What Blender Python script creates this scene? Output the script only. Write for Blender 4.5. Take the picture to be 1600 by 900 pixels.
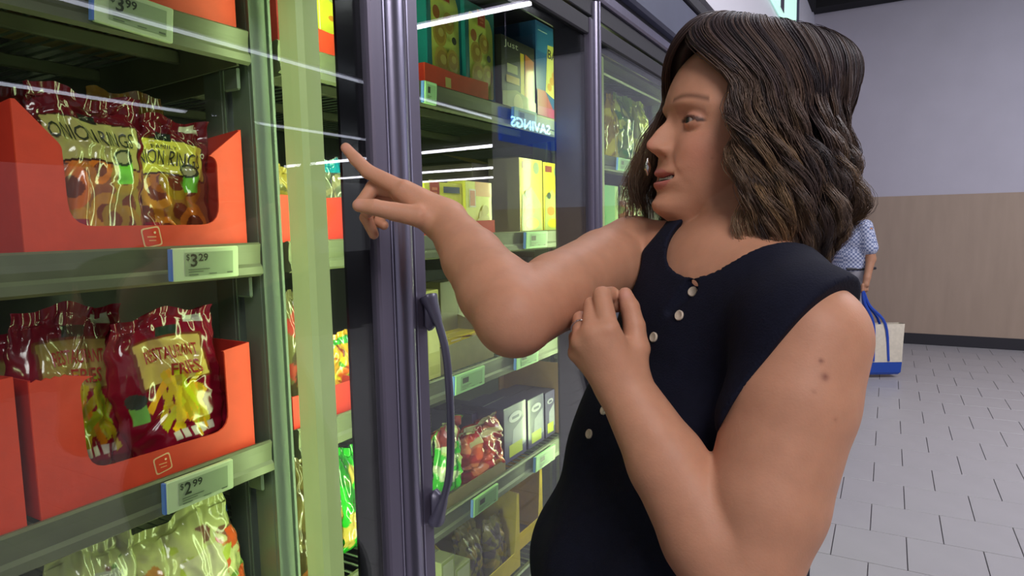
import bpy, math, random
import numpy as np
from mathutils import Vector, Matrix
random.seed(7); RNG = np.random.default_rng(7)
for o in list(bpy.data.objects): bpy.data.objects.remove(o)
SC = bpy.context.scene; COL = SC.collection; PI = math.pi

# ---------------------------------------------------------------- camera (focal length measured from the vanishing points)
FOC = 1030.0; EYE = 1.4
_d1 = np.array([590., 113., -FOC]); _d1 /= np.linalg.norm(_d1)
_n = np.cross(_d1, np.array([-1410., 71., -FOC])); _n /= np.linalg.norm(_n)
if _n[1] < 0: _n = -_n
_x = np.cross(_d1, _n); _x /= np.linalg.norm(_x)
RW = np.array([_x, _d1, _n])                      # world = RW @ camera coordinates
CAM = np.array([0., 0., EYE])
cam_d = bpy.data.cameras.new('camera'); cam_o = bpy.data.objects.new('camera', cam_d); COL.objects.link(cam_o)
cam_d.sensor_width = 36.0; cam_d.lens = FOC / 1600.0 * 36.0; cam_d.clip_start = 0.02; cam_d.clip_end = 200
cam_o.matrix_world = Matrix([list(RW[0]) + [0], list(RW[1]) + [0], list(RW[2]) + [EYE], [0, 0, 0, 1]])
SC.camera = cam_o
# ---------------------------------------------------------------- world, exposure
W = bpy.data.worlds.new('world'); SC.world = W; W.use_nodes = True
W.node_tree.nodes['Background'].inputs[0].default_value = (0.80, 0.79, 0.92, 1)
W.node_tree.nodes['Background'].inputs[1].default_value = 0.36
SC.view_settings.view_transform = 'Standard'; SC.view_settings.look = 'None'
SC.view_settings.exposure = 0.0; SC.view_settings.gamma = 1.0; SC.view_settings.use_curve_mapping = False
SC.cycles.transparent_max_bounces = 24; SC.cycles.max_bounces = 10
TUBE_E = 15.0; TUBE_C = (0.93, 0.90, 1.0)
LED_P = 1.5; LED_C = (0.78, 1.0, 0.50)
def area(name, loc, rot_to, sx, sy, power, color):
    l = bpy.data.lights.new(name, 'AREA'); l.shape = 'RECTANGLE'; l.size = sx; l.size_y = sy
    l.energy = power; l.color = color
    o = bpy.data.objects.new(name, l); COL.objects.link(o); o.location = loc
    d = Vector(rot_to); o.rotation_euler = d.to_track_quat('-Z', 'Y').to_euler()
    return o
# store lighting continuing over and behind the camera: unseen area lamps
area('overhead_area', (1.6, -1.2, 3.6), (-0.45, 0.55, -1), 1.6, 1.6, 100, (1.0, 0.95, 0.98))  # key light on the woman, added out of view
area('overhead_area', (-0.2, 2.6, 3.8), (0, -0.15, -1), 2.4, 1.2, 60, (0.93, 0.92, 1.0))
area('overhead_area', (2.6, 4.6, 3.8), (0, 0.1, -1), 2.4, 2.4, 190, (0.95, 0.93, 1.0))

# ---------------------------------------------------------------- point helpers
def ray(px, py): return RW @ np.array([(px - 800) / FOC, -(py - 450) / FOC, -1.0])
def onX(px, py, x): r = ray(px, py); return CAM + r * (x / r[0])
def onY(px, py, y): r = ray(px, py); return CAM + r * (y / r[1])
def at(px, py, d): return CAM + ray(px, py) * d

# ---------------------------------------------------------------- materials
def mat(name, col, rough=0.5, metal=0.0, noise=0.0, scale=20, bump=0.0, bscale=60, spec=0.5, coat=0.0, vc=False, sss=0.0, emit=None, es=0.0, aniso=None):
    m = bpy.data.materials.new(name); m.use_nodes = True
    nt = m.node_tree; b = nt.nodes['Principled BSDF']
    b.inputs['Roughness'].default_value = rough; b.inputs['Metallic'].default_value = metal
    b.inputs['Specular IOR Level'].default_value = spec
    b.inputs['Coat Weight'].default_value = coat; b.inputs['Coat Roughness'].default_value = 0.08
    if emit: b.inputs['Emission Color'].default_value = (*emit, 1); b.inputs['Emission Strength'].default_value = es
    if sss:
        b.inputs['Subsurface Weight'].default_value = sss; b.inputs['Subsurface Radius'].default_value = (1.0, 0.35, 0.2)
        b.inputs['Subsurface Scale'].default_value = 0.008
    tc = nt.nodes.new('ShaderNodeTexCoord')
    src = None
    if vc:
        a = nt.nodes.new('ShaderNodeAttribute'); a.attribute_name = 'Col'; src = a.outputs['Color']
    else:
        b.inputs['Base Color'].default_value = (*col, 1)
    if noise > 0:
        n = nt.nodes.new('ShaderNodeTexNoise'); n.inputs['Scale'].default_value = scale; n.inputs['Detail'].default_value = 5
        if aniso:
            mp = nt.nodes.new('ShaderNodeMapping'); mp.inputs['Scale'].default_value = aniso
            nt.links.new(tc.outputs['Object'], mp.inputs[0]); nt.links.new(mp.outputs[0], n.inputs['Vector'])
        else: nt.links.new(tc.outputs['Object'], n.inputs['Vector'])
        mr = nt.nodes.new('ShaderNodeMapRange'); mr.inputs['From Min'].default_value = 0.3; mr.inputs['From Max'].default_value = 0.7
        mr.inputs['To Min'].default_value = 1 - noise; mr.inputs['To Max'].default_value = 1 + noise
        nt.links.new(n.outputs['Fac'], mr.inputs[0])
        mx = nt.nodes.new('ShaderNodeVectorMath'); mx.operation = 'SCALE'
        if src: nt.links.new(src, mx.inputs[0])
        else: mx.inputs[0].default_value = col
        nt.links.new(mr.outputs[0], mx.inputs['Scale']); src = mx.outputs[0]
    if src: nt.links.new(src, b.inputs['Base Color'])
    if bump > 0:
        n2 = nt.nodes.new('ShaderNodeTexNoise'); n2.inputs['Scale'].default_value = bscale; n2.inputs['Detail'].default_value = 4
        nt.links.new(tc.outputs['Object'], n2.inputs['Vector'])
        bp = nt.nodes.new('ShaderNodeBump'); bp.inputs['Strength'].default_value = bump; bp.inputs['Distance'].default_value = 0.002
        nt.links.new(n2.outputs['Fac'], bp.inputs['Height']); nt.links.new(bp.outputs[0], b.inputs['Normal'])
    return m
def srgb(r, g, b):
    f = lambda c: (c / 255 / 12.92) if c / 255 <= 0.04045 else ((c / 255 + 0.055) / 1.055) ** 2.4
    return (f(r), f(g), f(b))
def glass_mat():
    m = bpy.data.materials.new('door_glass'); m.use_nodes = True; nt = m.node_tree; nt.nodes.clear()
    o = nt.nodes.new('ShaderNodeOutputMaterial'); mx = nt.nodes.new('ShaderNodeMixShader')
    t = nt.nodes.new('ShaderNodeBsdfTransparent'); t.inputs[0].default_value = (0.94, 0.96, 0.94, 1)
    g = nt.nodes.new('ShaderNodeBsdfGlossy'); g.inputs['Roughness'].default_value = 0.004; g.inputs[0].default_value = (1, 1, 1, 1)
    geo = nt.nodes.new('ShaderNodeNewGeometry'); dt = nt.nodes.new('ShaderNodeVectorMath'); dt.operation = 'DOT_PRODUCT'
    nt.links.new(geo.outputs['Incoming'], dt.inputs[0]); nt.links.new(geo.outputs['Normal'], dt.inputs[1])
    def mth(op, a, b_=None):
        n = nt.nodes.new('ShaderNodeMath'); n.operation = op
        for i_, v_ in enumerate((a, b_)):
            if v_ is None: continue
            if isinstance(v_, float): n.inputs[i_].default_value = v_
            else: nt.links.new(v_, n.inputs[i_])
        return n.outputs[0]
    c_ = mth('ABSOLUTE', dt.outputs['Value']); k_ = mth('POWER', mth('SUBTRACT', 1.0, c_), 5.0)
    fres = mth('ADD', mth('MULTIPLY', k_, 0.965), 0.035)      # Schlick, the same from either side of the thin pane
    nt.links.new(fres, mx.inputs[0]); nt.links.new(t.outputs[0], mx.inputs[1]); nt.links.new(g.outputs[0], mx.inputs[2])
    nt.links.new(mx.outputs[0], o.inputs[0]); return m
M = {}
M['glass'] = glass_mat()
M['wall'] = mat('wall_paint', srgb(178, 174, 186), 0.7, noise=0.03, scale=3, bump=0.15)
M['board'] = mat('tan_wall_board', srgb(158, 138, 122), 0.6, noise=0.05, scale=14, bump=0.2, bscale=120, aniso=(1, 1, 0.15))
M['black'] = mat('black_rubber', srgb(34, 32, 40), 0.6, bump=0.1)
M['dark_ceiling'] = mat('dark_ceiling', (0.012, 0.012, 0.014), 0.9, noise=0.3, scale=2)
M['tile'] = mat('floor_tile', srgb(160, 157, 160), 0.33, noise=0.035, scale=6, bump=0.1, bscale=30)
M['grout'] = mat('floor_grout', srgb(110, 104, 112), 0.8, noise=0.1)
M['steel'] = mat('satin_aluminium', srgb(150, 146, 166), 0.30, 0.85, noise=0.05, scale=80, aniso=(1, 1, 0.02), bump=0.05)
M['stile'] = mat('anodised_grey_frame', srgb(104, 98, 116), 0.42, 0.35, noise=0.05, scale=60, aniso=(1, 1, 0.03))
M['handle'] = mat('grey_plastic_handle', srgb(100, 98, 116), 0.28, 0.15, noise=0.03, bump=0.05)
M['frit'] = mat('black_glass_border', srgb(16, 16, 20), 0.12, noise=0.1)
M['panel'] = mat('blue_grey_header_panel', srgb(88, 92, 112), 0.5, 0.2, noise=0.05, scale=8)
M['shelf'] = mat('grey_green_shelf_enamel', srgb(98, 102, 80), 0.42, 0.1, noise=0.08, scale=25, bump=0.1)
M['post'] = mat('galvanised_upright', srgb(110, 122, 108), 0.38, 0.3, noise=0.07, scale=30, aniso=(1, 1, 0.1))
M['cover'] = mat('lamp_diffuser_cover', srgb(176, 188, 140), 0.35, noise=0.05, scale=18, emit=(0.36, 0.50, 0.16), es=0.42)
M['liner'] = mat('freezer_liner', srgb(60, 62, 58), 0.6, noise=0.12, scale=5)
M['tube'] = mat('fluorescent_tube', (1, 1, 1), 0.5, emit=TUBE_C, es=TUBE_E, noise=0.01)
M['print'] = mat('printed_card', (1, 1, 1), 0.38, vc=True, noise=0.04, scale=70, coat=0.25, bump=0.05)
M['film'] = mat('printed_plastic_film', (1, 1, 1), 0.16, vc=True, noise=0.04, scale=90, coat=0.6, bump=0.25, bscale=45)
M['card'] = mat('corrugated_card', (1, 1, 1), 0.62, vc=True, noise=0.07, scale=40, bump=0.15, bscale=90)
M['tag'] = mat('tag_plastic', (1, 1, 1), 0.4, vc=True, noise=0.02)

# ---------------------------------------------------------------- mesh helpers
def link(o, parent=None):
    COL.objects.link(o)
    if parent: o.parent = parent
    return o
def mesh_obj(name, V, F, m, parent=None, colors=None, smooth=False, fcol=None):
    me = bpy.data.meshes.new(name)
    V = np.asarray(V, dtype=float)
    me.from_pydata(V.tolist(), [], [tuple(int(i) for i in f) for f in F]); me.update()
    if m: me.materials.append(m)
    if colors is not None:      # per vertex
        a = me.color_attributes.new('Col', 'FLOAT_COLOR', 'POINT')
        c = np.ones((len(V), 4)); c[:, :3] = colors; a.data.foreach_set('color', c.ravel())
    if fcol is not None:        # per face
        a = me.color_attributes.new('Col', 'FLOAT_COLOR', 'CORNER')
        c = []
        for f, k in zip(F, fcol): c += [(*k, 1.0)] * len(f)
        a.data.foreach_set('color', np.array(c, dtype=float).ravel())
    if smooth: me.polygons.foreach_set('use_smooth', [True] * len(me.polygons))
    return link(bpy.data.objects.new(name, me), parent)
def empty(name, loc=(0, 0, 0), rz=0):
    o = bpy.data.objects.new(name, None); o.location = loc; o.rotation_euler = (0, 0, rz); o.empty_display_size = 0.05
    return link(o)
def tag(o, label, cat, group=None, kind=None):
    o['label'] = label; o['category'] = cat
    if group: o['group'] = group
    if kind: o['kind'] = kind
    return o
class MB:
    def __init__(s): s.V = []; s.F = []; s.C = []
    def add(s, V, F, c=(0.8, 0.8, 0.8)):
        b = len(s.V); s.V += [tuple(map(float, v)) for v in V]; s.F += [tuple(i + b for i in f) for f in F]
        s.C += [c] * len(F) if not isinstance(c, list) else c
        return s
    def box(s, a, b, c=(0.8, 0.8, 0.8), bev=0.0):
        a, b = np.minimum(a, b), np.maximum(a, b)
        if bev <= 0:
            V = [(x, y, z) for x in (a[0], b[0]) for y in (a[1], b[1]) for z in (a[2], b[2])]
            F = [(0, 1, 3, 2), (4, 6, 7, 5), (0, 4, 5, 1), (2, 3, 7, 6), (0, 2, 6, 4), (1, 5, 7, 3)]
            return s.add(V, F, c)
        bev = min(bev, (b - a).min() * 0.45)
        V = []; idx = {}
        for i, sx in enumerate((0, 1)):
            for j, sy in enumerate((0, 1)):
                for k, sz in enumerate((0, 1)):
                    p = np.array([b[0] if sx else a[0], b[1] if sy else a[1], b[2] if sz else a[2]])
                    d = np.array([-1 if sx else 1, -1 if sy else 1, -1 if sz else 1]) * bev
                    for ax in range(3):
                        q = p + d; q[ax] = p[ax]; idx[(i, j, k, ax)] = len(V); V.append(q)
        F = []
        def corners(ax, sgn):
            o = [x for x in range(3) if x != ax]
            L = []
            for u, v in ((0, 0), (1, 0), (1, 1), (0, 1)):
                t = [0, 0, 0]; t[ax] = sgn; t[o[0]] = u; t[o[1]] = v; L.append(tuple(t))
            return L
        for ax in range(3):
            for sg in (0, 1):
                L = [idx[(*t, ax)] for t in corners(ax, sg)]
                ok = (sg == 1) ^ (ax == 1)
                F.append(tuple(L) if ok else tuple(L[::-1]))
        for ax in range(3):   # edges parallel to ax
            o = [x for x in range(3) if x != ax]
            for u in (0, 1):
                for v in (0, 1):
                    t0 = [0, 0, 0]; t0[o[0]] = u; t0[o[1]] = v; t1 = list(t0); t1[ax] = 1
                    F.append((idx[(*t0, o[0])], idx[(*t1, o[0])], idx[(*t1, o[1])], idx[(*t0, o[1])]))
        for i in (0, 1):
            for j in (0, 1):
                for k in (0, 1): F.append(tuple(idx[(i, j, k, ax)] for ax in range(3)))
        return s.add(V, F, c)
    def prism(s, pts, axis, lo, hi, c=(0.8, 0.8, 0.8)):
        """polygon of (u,v) in the plane perpendicular to axis, extruded lo..hi"""
        n = len(pts); V = []
        for w in (lo, hi):
            for u, v in pts:
                V.append({0: (w, u, v), 1: (u, w, v), 2: (u, v, w)}[axis])
        F = [tuple(range(n))[::-1], tuple(range(n, 2 * n))]
        F += [(i, (i + 1) % n, n + (i + 1) % n, n + i) for i in range(n)]
        return s.add(V, F, c)
    def tube(s, P, R, n=8, c=(0.8, 0.8, 0.8), cap=True, flat=1.0):
        P = [np.array(p, float) for p in P]
        if not hasattr(R, '__len__'): R = [R] * len(P)
        V = []; F = []; up = np.array([0.0, 0.0, 1.0]); prev = None
        for i, p in enumerate(P):
            t = P[min(i + 1, len(P) - 1)] - P[max(i - 1, 0)]; t /= np.linalg.norm(t) + 1e-12
            if prev is None:
                a = np.cross(t, up)
                if np.linalg.norm(a) < 0.2: a = np.cross(t, np.array([1.0, 0, 0]))
            else: a = prev - t * prev.dot(t)
            a /= np.linalg.norm(a); prev = a; b = np.cross(t, a)
            for k in range(n):
                q = 2 * PI * k / n; V.append(p + R[i] * (math.cos(q) * a + flat * math.sin(q) * b))
        for i in range(len(P) - 1):
            for k in range(n):
                F.append((i * n + k, i * n + (k + 1) % n, (i + 1) * n + (k + 1) % n, (i + 1) * n + k))
        if cap: F += [tuple(range(n))[::-1], tuple(range((len(P) - 1) * n, len(P) * n))]
        return s.add(V, F, c)
    def build(s, name, m, parent=None, smooth=False, col=False):
        o = mesh_obj(name, s.V, s.F, m, parent, fcol=s.C if col else None, smooth=False)
        import bmesh
        bm = bmesh.new(); bm.from_mesh(o.data); bmesh.ops.recalc_face_normals(bm, faces=bm.faces); bm.to_mesh(o.data); bm.free()
        if smooth:
            o.data.polygons.foreach_set('use_smooth', [True] * len(o.data.polygons))
            try: o.data.set_sharp_from_angle(angle=0.7)
            except Exception: pass
        return o
def structure(o): o['kind'] = 'structure'; return o
def spline(P, n):
    """catmull-rom through the points"""
    P = [np.array(p, float) for p in P]; Q = [2 * P[0] - P[1]] + P + [2 * P[-1] - P[-2]]; out = []
    for i in range(len(P) - 1):
        a, b, c, d = Q[i:i + 4]
        for k in range(n):
            t = k / n; out.append(0.5 * (2 * b + (c - a) * t + (2 * a - 5 * b + 4 * c - d) * t * t + (3 * b - a - 3 * c + d) * t ** 3))
    out.append(P[-1]); return out

# ---------------------------------------------------------------- the setting
WY = 8.35
structure(MB().box((-2.0, -4, -0.06), (26, WY + 24, -0.012)).build('floor', M['grout']))
fl = bpy.data.objects['floor']
tw, th, g = 0.277, 0.3155, 0.0035
x0, y0 = -0.172, 2.925
tmb = MB().box((0, 0, -0.012), (tw - g, th - g, 0.0), bev=0.0012)
proto = tmb.build('tile', M['tile'], fl); proto_me = proto.data; bpy.data.objects.remove(proto)
cnt = 0; far = MB()
for r in range(-9, 60):
    for c in range(-6, 40):
        x = x0 + (c + 0.5 * (r % 2)) * tw + (0.0 if r % 2 == 0 else 0.0); y = y0 + r * th
        if x < -0.95: continue
        if -0.7 < x < 2.6 and 1.6 < y < 6.5 and cnt < 300 and (x > -0.45 and x < 0.55 * y + 0.0):
            o = bpy.data.objects.new('tile', proto_me); link(o, fl); o.location = (x + g / 2, y + g / 2, 0); cnt += 1
        elif y < WY and x < 5: far.box((x + g / 2, y + g / 2, -0.012), (x + tw - g / 2, y + th - g / 2, 0.0))
far = far.build('tile', M['tile'], fl); far['kind'] = 'stuff'
structure(MB().box((-1.7, WY, 1.608), (3.765, WY + 0.12, 3.66)).build('wall_back', M['wall']))
wb = bpy.data.objects['wall_back']
MB().box((-1.7, WY - 0.012, 0.12), (3.765, WY + 0.10, 1.608)).build('wall_board', M['board'], wb)
structure(MB().box((-1.7, WY - 0.02, 0.0), (3.765, WY + 0.10, 0.12), bev=0.004).build('baseboard_back', M['black']))
structure(MB().box((-2.0, -4, 3.95), (26, WY + 24, 4.05)).build('ceiling', M['dark_ceiling']))
structure(MB().box((-1.7, WY - 0.25, 3.66), (3.765, WY + 0.12, 3.93)).build('trim_1', M['dark_ceiling']))
structure(MB().box((-1.7, -4, 2.45), (-0.80, WY, 3.95)).build('wall_bulkhead', mat('white_bulkhead_paint', srgb(226, 224, 232), .6, noise=.02, scale=3)))
structure(MB().box((-0.80, 6.4, 3.62), (-0.76, WY - .26, 3.93)).build('trim_2', M['dark_ceiling']))
structure(MB().box((-1.82, -4, 0), (-1.7, WY + 0.12, 3.95)).build('wall_left', M['wall']))

# ceiling tubes whose mirror images streak the freezer doors
M['dim_tube'] = mat('dim_fluorescent_tube', (1, 1, 1), 0.5, emit=(.80, .82, 1.0), es=5.0, noise=0.01)
def tube_light(a, b, label, r=0.022, m_='tube'):
    a = np.array(a, float); b = np.array(b, float); d = (b - a) / np.linalg.norm(b - a); sd = np.array([-d[1], d[0], 0])
    e = empty('ceiling_tube_light', (a + b) / 2); loc = (a + b) / 2
    m = MB().tube([a - loc, b - loc], r, 8); m.build('tube', M[m_], e, smooth=True)
    h = MB()
    q = [a - loc - sd * 0.06, a - loc + sd * 0.06, b - loc + sd * 0.06, b - loc - sd * 0.06]
    V = [p + np.array([0, 0, z]) for z in (r + 0.002, r + 0.04) for p in q]
    h.add(V, [(3, 2, 1, 0), (4, 5, 6, 7), (0, 1, 5, 4), (1, 2, 6, 5), (2, 3, 7, 6), (3, 0, 4, 7)])
    h.build('housing', M['stile'], e)
    tag(e, label, 'ceiling light')
    return e
tube_light((6.35, 3.2, 3.87), (7.05, 16.5, 3.87), 'long white tube mirrored as the top streak across the left freezer door', .024, 'dim_tube')
tube_light((11.45, 4.2, 3.87), (11.8, 15.6, 3.87), 'long white tube mirrored as the second streak across the left freezer door', .03, 'dim_tube')
tube_light((8.2, 18.1, 3.87), (20.9, 18.9, 3.87), 'white tube mirrored as the streak behind the pointing fingertip', 0.05)
tube_light((11.8, 25.2, 3.87), (23.2, 25.2, 3.87), 'white tube mirrored as the middle streak above the yellow boxes', 0.05)
tube_light((14.8, 30.3, 3.87), (22.7, 30.6, 3.87), 'white tube mirrored as the lowest streak above the yellow boxes', 0.05)
tube_light((2.3, 6.83, 3.87), (4.05, 6.85, 3.87), 'white tube mirrored across the top corner of the waffle boxes', 0.028)

# ---------------------------------------------------------------- freezer case
A = -0.635
MUL = [-0.005, 0.782, 1.550, 2.315, 3.085, 3.855, 4.625]       # mullion centres along the aisle
DIV = [-0.005, 0.775, 1.930, 2.93, 3.90]                        # lamp posts between the shelf bays
fz = empty('display_freezer', (-1.1, 2.3, 0))
tag(fz, 'tall glass-door supermarket freezer row running away along the left side', 'freezer')
FO = np.array([-1.1, 2.3, 0.0])
def fbuild(mb, name, m, parent=fz, smooth=False, col=False):
    off = FO if parent is fz else FO
    mb.V = [tuple(np.array(v) - off) for v in mb.V]
    return mb.build(name, m, parent, smooth, col)
Y0, Y1 = -0.75, 4.66
b = MB(); b.box((-1.62, Y0, 0.001), (-1.56, Y1, 2.2)); b.box((-1.62, Y0, 0.12), (-0.70, Y1, 0.2)); b.box((-1.62, Y0, 1.99), (-0.72, Y1, 2.06))
b.box((-1.62, Y1, 0.001), (-0.66, Y1 + 0.05, 2.2)); b.box((-1.62, Y0 - 0.05, 0.001), (-0.66, Y0, 2.2))
fbuild(b, 'liner', M['liner'])
fbuild(MB().box((-0.72, Y0, 0.001), (-0.655, Y1, 0.10)).box((-0.73, Y0, 0.10), (-0.645, Y1, 0.235), bev=0.006), 'kick_plate', M['black'])
fbuild(MB().box((-0.72, Y0, 1.895), (-0.64, Y1, 1.938), bev=0.002), 'door_head', M['black'])
fbuild(MB().box((-0.72, Y0, 1.938), (-0.628, Y1, 1.968), bev=0.005), 'head_rail', M['steel'])
fbuild(MB().box((-0.72, Y0, 1.970), (-0.655, Y1, 2.0)), 'shadow_gap', M['black'])
fbuild(MB().box((-0.74, Y0, 2.0), (-0.628, Y1, 2.145), bev=0.008), 'header_panel', M['panel'])
fbuild(MB().box((-1.62, Y0, 2.147), (-0.620, Y1, 2.19), bev=0.004), 'top_trim', M['black'])
for k, y in enumerate(MUL):
    # door frame mullion
    c = MB(); c.box((-0.70, y - 0.03, 0.235), (-0.655, y + 0.03, 1.895), bev=0.003); fbuild(c, 'mullion', M['stile'])
for k, y in enumerate(DIV):
    c = MB(); pr = [(-0.802, y - 0.059), (-0.802, y - 0.016), (-0.765, y - 0.016), (-0.759, y - 0.022), (-0.758, y - 0.052), (-0.764, y - 0.0605), (-0.780, y - 0.0605)]
    V = [(px_, py_, z_) for z_ in (0.24, 1.89) for px_, py_ in pr]; n_ = len(pr)
    c.add(V, [tuple(range(n_))[::-1], tuple(range(n_, 2 * n_))] + [(i, (i + 1) % n_, n_ + (i + 1) % n_, n_ + i) for i in range(n_)])
    cov = fbuild(c, 'lamp_cover', M['cover'])
    yy = y - 0.003
    for sg in (-1, 1): area('freezer_lamp', (-0.81 if (sg < 0 and k < 2) else -0.778, yy - 0.035 + sg * 0.027, 1.22), (-0.62, sg, 0), 0.03, 1.3, LED_P * {(0, 1): 0.9, (1, -1): 0.9, (1, 1): 5.2, (2, -1): 3.0, (2, 1): 4.0, (3, -1): 3.0}.get((k, sg), 1.6), LED_C)
def door(ya, yb, k, sl, sr, w1, w2):
    """ya..yb outer edges, sl and sr stile widths, w1 and w2 black border widths"""
    zt, zb = 1.888, 0.25
    xo, xi = A, A - 0.022
    s_ = 0.040
    f = MB()
    f.box((xi, ya, zb), (xo, ya + sl, zt), bev=0.003); f.box((xi, yb - sr, zb), (xo, yb, zt), bev=0.003)
    fbuild(MB().box((xi, ya + sl, zt - s_), (xo - .004, yb - sr, zt), bev=0.003), 'top_rail', M['black']); f.box((xi, ya + sl, zb), (xo, yb - sr, zb + 0.06), bev=0.003)
    d = fbuild(f, 'glass_door', M['stile'])
    l = MB()
    for y in (ya + 0.0005, yb - 0.0035): l.box((xo, y, zb), (xo + 0.0012, y + 0.003, zt))
    fbuild(l, 'edge_bead', M['steel'], d)
    fbuild(MB().box((xo - 0.014, ya + sl, zb + 0.06), (xo - 0.009, yb - sr, zt - s_)), 'glass_pane', M['glass'], d)
    q = MB()
    if w1: q.box((xo - 0.021, ya + sl, zb + .06), (xo - 0.0165, ya + sl + w1, zt - s_))
    q.box((xo - 0.021, yb - sr - w2, zb + .06), (xo - 0.0165, yb - sr, zt - s_))
    q.box((xo - 0.021, ya + sl + w1, zt - s_ - 0.02), (xo - 0.0165, yb - sr - w2, zt - s_)); q.box((xo - 0.021, ya + sl + w1, zb + .06), (xo - 0.0165, yb - sr - w2, zb + .1))
    fbuild(q, 'black_border', M['frit'], d)
    # loop handle on the near stile
    hy = ya + (0.026 if k == 1 else 0.012); z0h, z1h = 0.915, 1.292
    if k >= 1:
        P = [(A + 0.004, hy, z1h), (A + 0.012, hy, z1h - 0.018), (A + 0.026, hy + 0.001, z1h - 0.055), (A + 0.036, hy + 0.002, z1h - 0.10), (A + 0.040, hy + 0.002, (z0h + z1h) / 2),
             (A + 0.036, hy + 0.002, z0h + 0.10), (A + 0.026, hy + 0.001, z0h + 0.055), (A + 0.012, hy, z0h + 0.018), (A + 0.004, hy, z0h)]
        S = spline(P, 5); n = len(S); R = []
        for i in range(n):
            t = abs(i / (n - 1) * 2 - 1); R.append(0.0075 + 0.012 * max(0, (t - 0.55) / 0.45) ** 0.8 * (1 - max(0, (t - 0.93) / 0.07)) ** 0.5 if t < 0.999 else 0.003)
        hm = MB().tube(S, R, 14, flat=0.75)
        for zc in (z1h - 0.03, z0h + 0.03): hm.box((A - 0.001, hy - 0.012, zc - 0.028), (A + 0.016, hy + 0.012, zc + 0.028), bev=0.008)
        fbuild(hm, 'door_handle', M['handle'], d, smooth=True)
    return d
door(MUL[0] + 0.03, 0.758, 0, .032, .031, .048, .048)
door(0.807, 1.534, 1, .031, .020, 0, .162)
for k in range(2, 6): door(MUL[k] + 0.017, MUL[k + 1] - 0.016, k, .018, .020, 0, .10)
door(Y0 + 0.01, MUL[0] - 0.025, 6, .03, .03, .04, .04)
# rounded aluminium mullion trims between the doors
for k, y in enumerate(MUL):
    r_ = 0.021 if k == 1 else 0.013
    P = [(-0.654, y - r_ * 1.1)] + [(-0.640 + 0.016 * math.sin(t), y - r_ * math.cos(t)) for t in np.linspace(0, PI, 12)] + [(-0.654, y + r_ * 1.1)]
    n_ = len(P); V = [(p[0], p[1], z) for z in (0.24, 1.93) for p in P]
    c = MB().add(V, [tuple(range(n_))[::-1], tuple(range(n_, 2 * n_))] + [(i, (i + 1) % n_, n_ + (i + 1) % n_, n_ + i) for i in range(n_)])
    fbuild(c, 'mullion_trim', M['steel'], smooth=True)

# shelf uprights between the bays
for k, y in enumerate(DIV):
    for j, (dy, xx) in enumerate(((-0.038, -0.94), (-0.038, -0.872))):
        c = MB(); c.box((xx - 0.045, y + dy - 0.022, 0.2), (xx, y + dy + 0.020, 1.99), bev=0.002)
        c.box((xx, y + dy - 0.022, 0.2), (xx + 0.006, y + dy - 0.017, 1.99)); c.box((xx, y + dy + 0.015, 0.2), (xx + 0.006, y + dy + 0.020, 1.99))
        fbuild(c, 'shelf_upright', M['post'])
SH = [1.700, 1.376, 1.056, 0.740, 0.430]        # shelf tops
SH3 = [1.950, 1.628, 1.310, 0.980, 0.600]; XF = -0.86
wire_me = MB().tube([(-1.5, 0, 0), (-0.875, 0, 0)], 0.0022, 6).build('shelf_wire', M['post'], None, smooth=True)
wire_mesh = wire_me.data; bpy.data.objects.remove(wire_me)
BAYN = ['left', 'middle', 'third', 'fourth', 'fifth', 'near']
LV = ['top', 'second', 'third', 'fourth', 'lowest']
def shelf(ya, yb, z, bay, lv, wires):
    e = empty('wire_shelf', (XF, (ya + yb) / 2, z)); O = np.array([XF, (ya + yb) / 2, z])
    tag(e, f'grey-green metal freezer shelf, {LV[lv]} one of the {bay} bay', 'shelf', 'freezer shelves')
    def sb(mb, name, m, smooth=False):
        mb.V = [tuple(np.array(v) - O) for v in mb.V]; return mb.build(name, m, e, smooth)
    f = MB(); f.prism([(XF, z), (XF - 0.004, z + 0.003), (XF - 0.016, z), (XF - 0.016, z - 0.044), (XF - 0.004, z - 0.050), (XF + 0.003, z - 0.046), (XF + 0.0015, z - 0.035), (XF - 0.003, z - 0.03), (XF - 0.002, z - 0.012)], 1, ya, yb)
    sb(f, 'price_rail', M['shelf'])
    ye = yb - 0.010
    for y in (ya + 0.018, ye):
        s = MB(); s.prism([(XF - 0.016, z - 0.006), (XF - 0.016, z - 0.050), (-1.2, z - 0.062), (-1.5, z - 0.075), (-1.5, z - 0.006)], 1, y - 0.002, y + 0.002)
        sb(s, 'side_bracket', M['shelf'])
    sb(MB().box((-0.915, ye + 0.002, z - 0.05), (-0.880, ye + 0.008, z - 0.085), bev=0.003), 'shelf_hook', M['post'])
    for x in (-1.02, -1.25, -1.48):
        sb(MB().box((x - 0.006, ya + 0.01, z - 0.03), (x + 0.006, ye, z - 0.009), bev=0.002), 'cross_bar', M['shelf'])
    n = int((ye - ya) / 0.026); ys = [ya + 0.024 + i * (ye - ya - 0.03) / (n - 1) for i in range(n)]
    if wires:
        for y in ys:
            o = bpy.data.objects.new('shelf_wire', wire_mesh); link(o, e); o.location = (-XF, y - O[1], -0.0055)
    else:
        w = MB()
        for y in ys: w.tube([(-1.5, y, z - 0.0055), (-0.875, y, z - 0.0055)], 0.0022, 4)
        w = sb(w, 'shelf_wires', M['post']); w['kind'] = 'stuff'
    return e
for i, z in enumerate(SH):
    shelf(DIV[0] + 0.01, 0.708, z, 'left', i, i in (0, 1))
    shelf(0.765, DIV[2] - 0.067, z, 'middle', i, i == 0)
    shelf(DIV[2] - 0.005, DIV[3] - 0.067, SH3[i], 'third', i, False)
    shelf(DIV[3] - 0.005, DIV[4] - 0.067, SH3[i], 'fourth', i, False)

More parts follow.
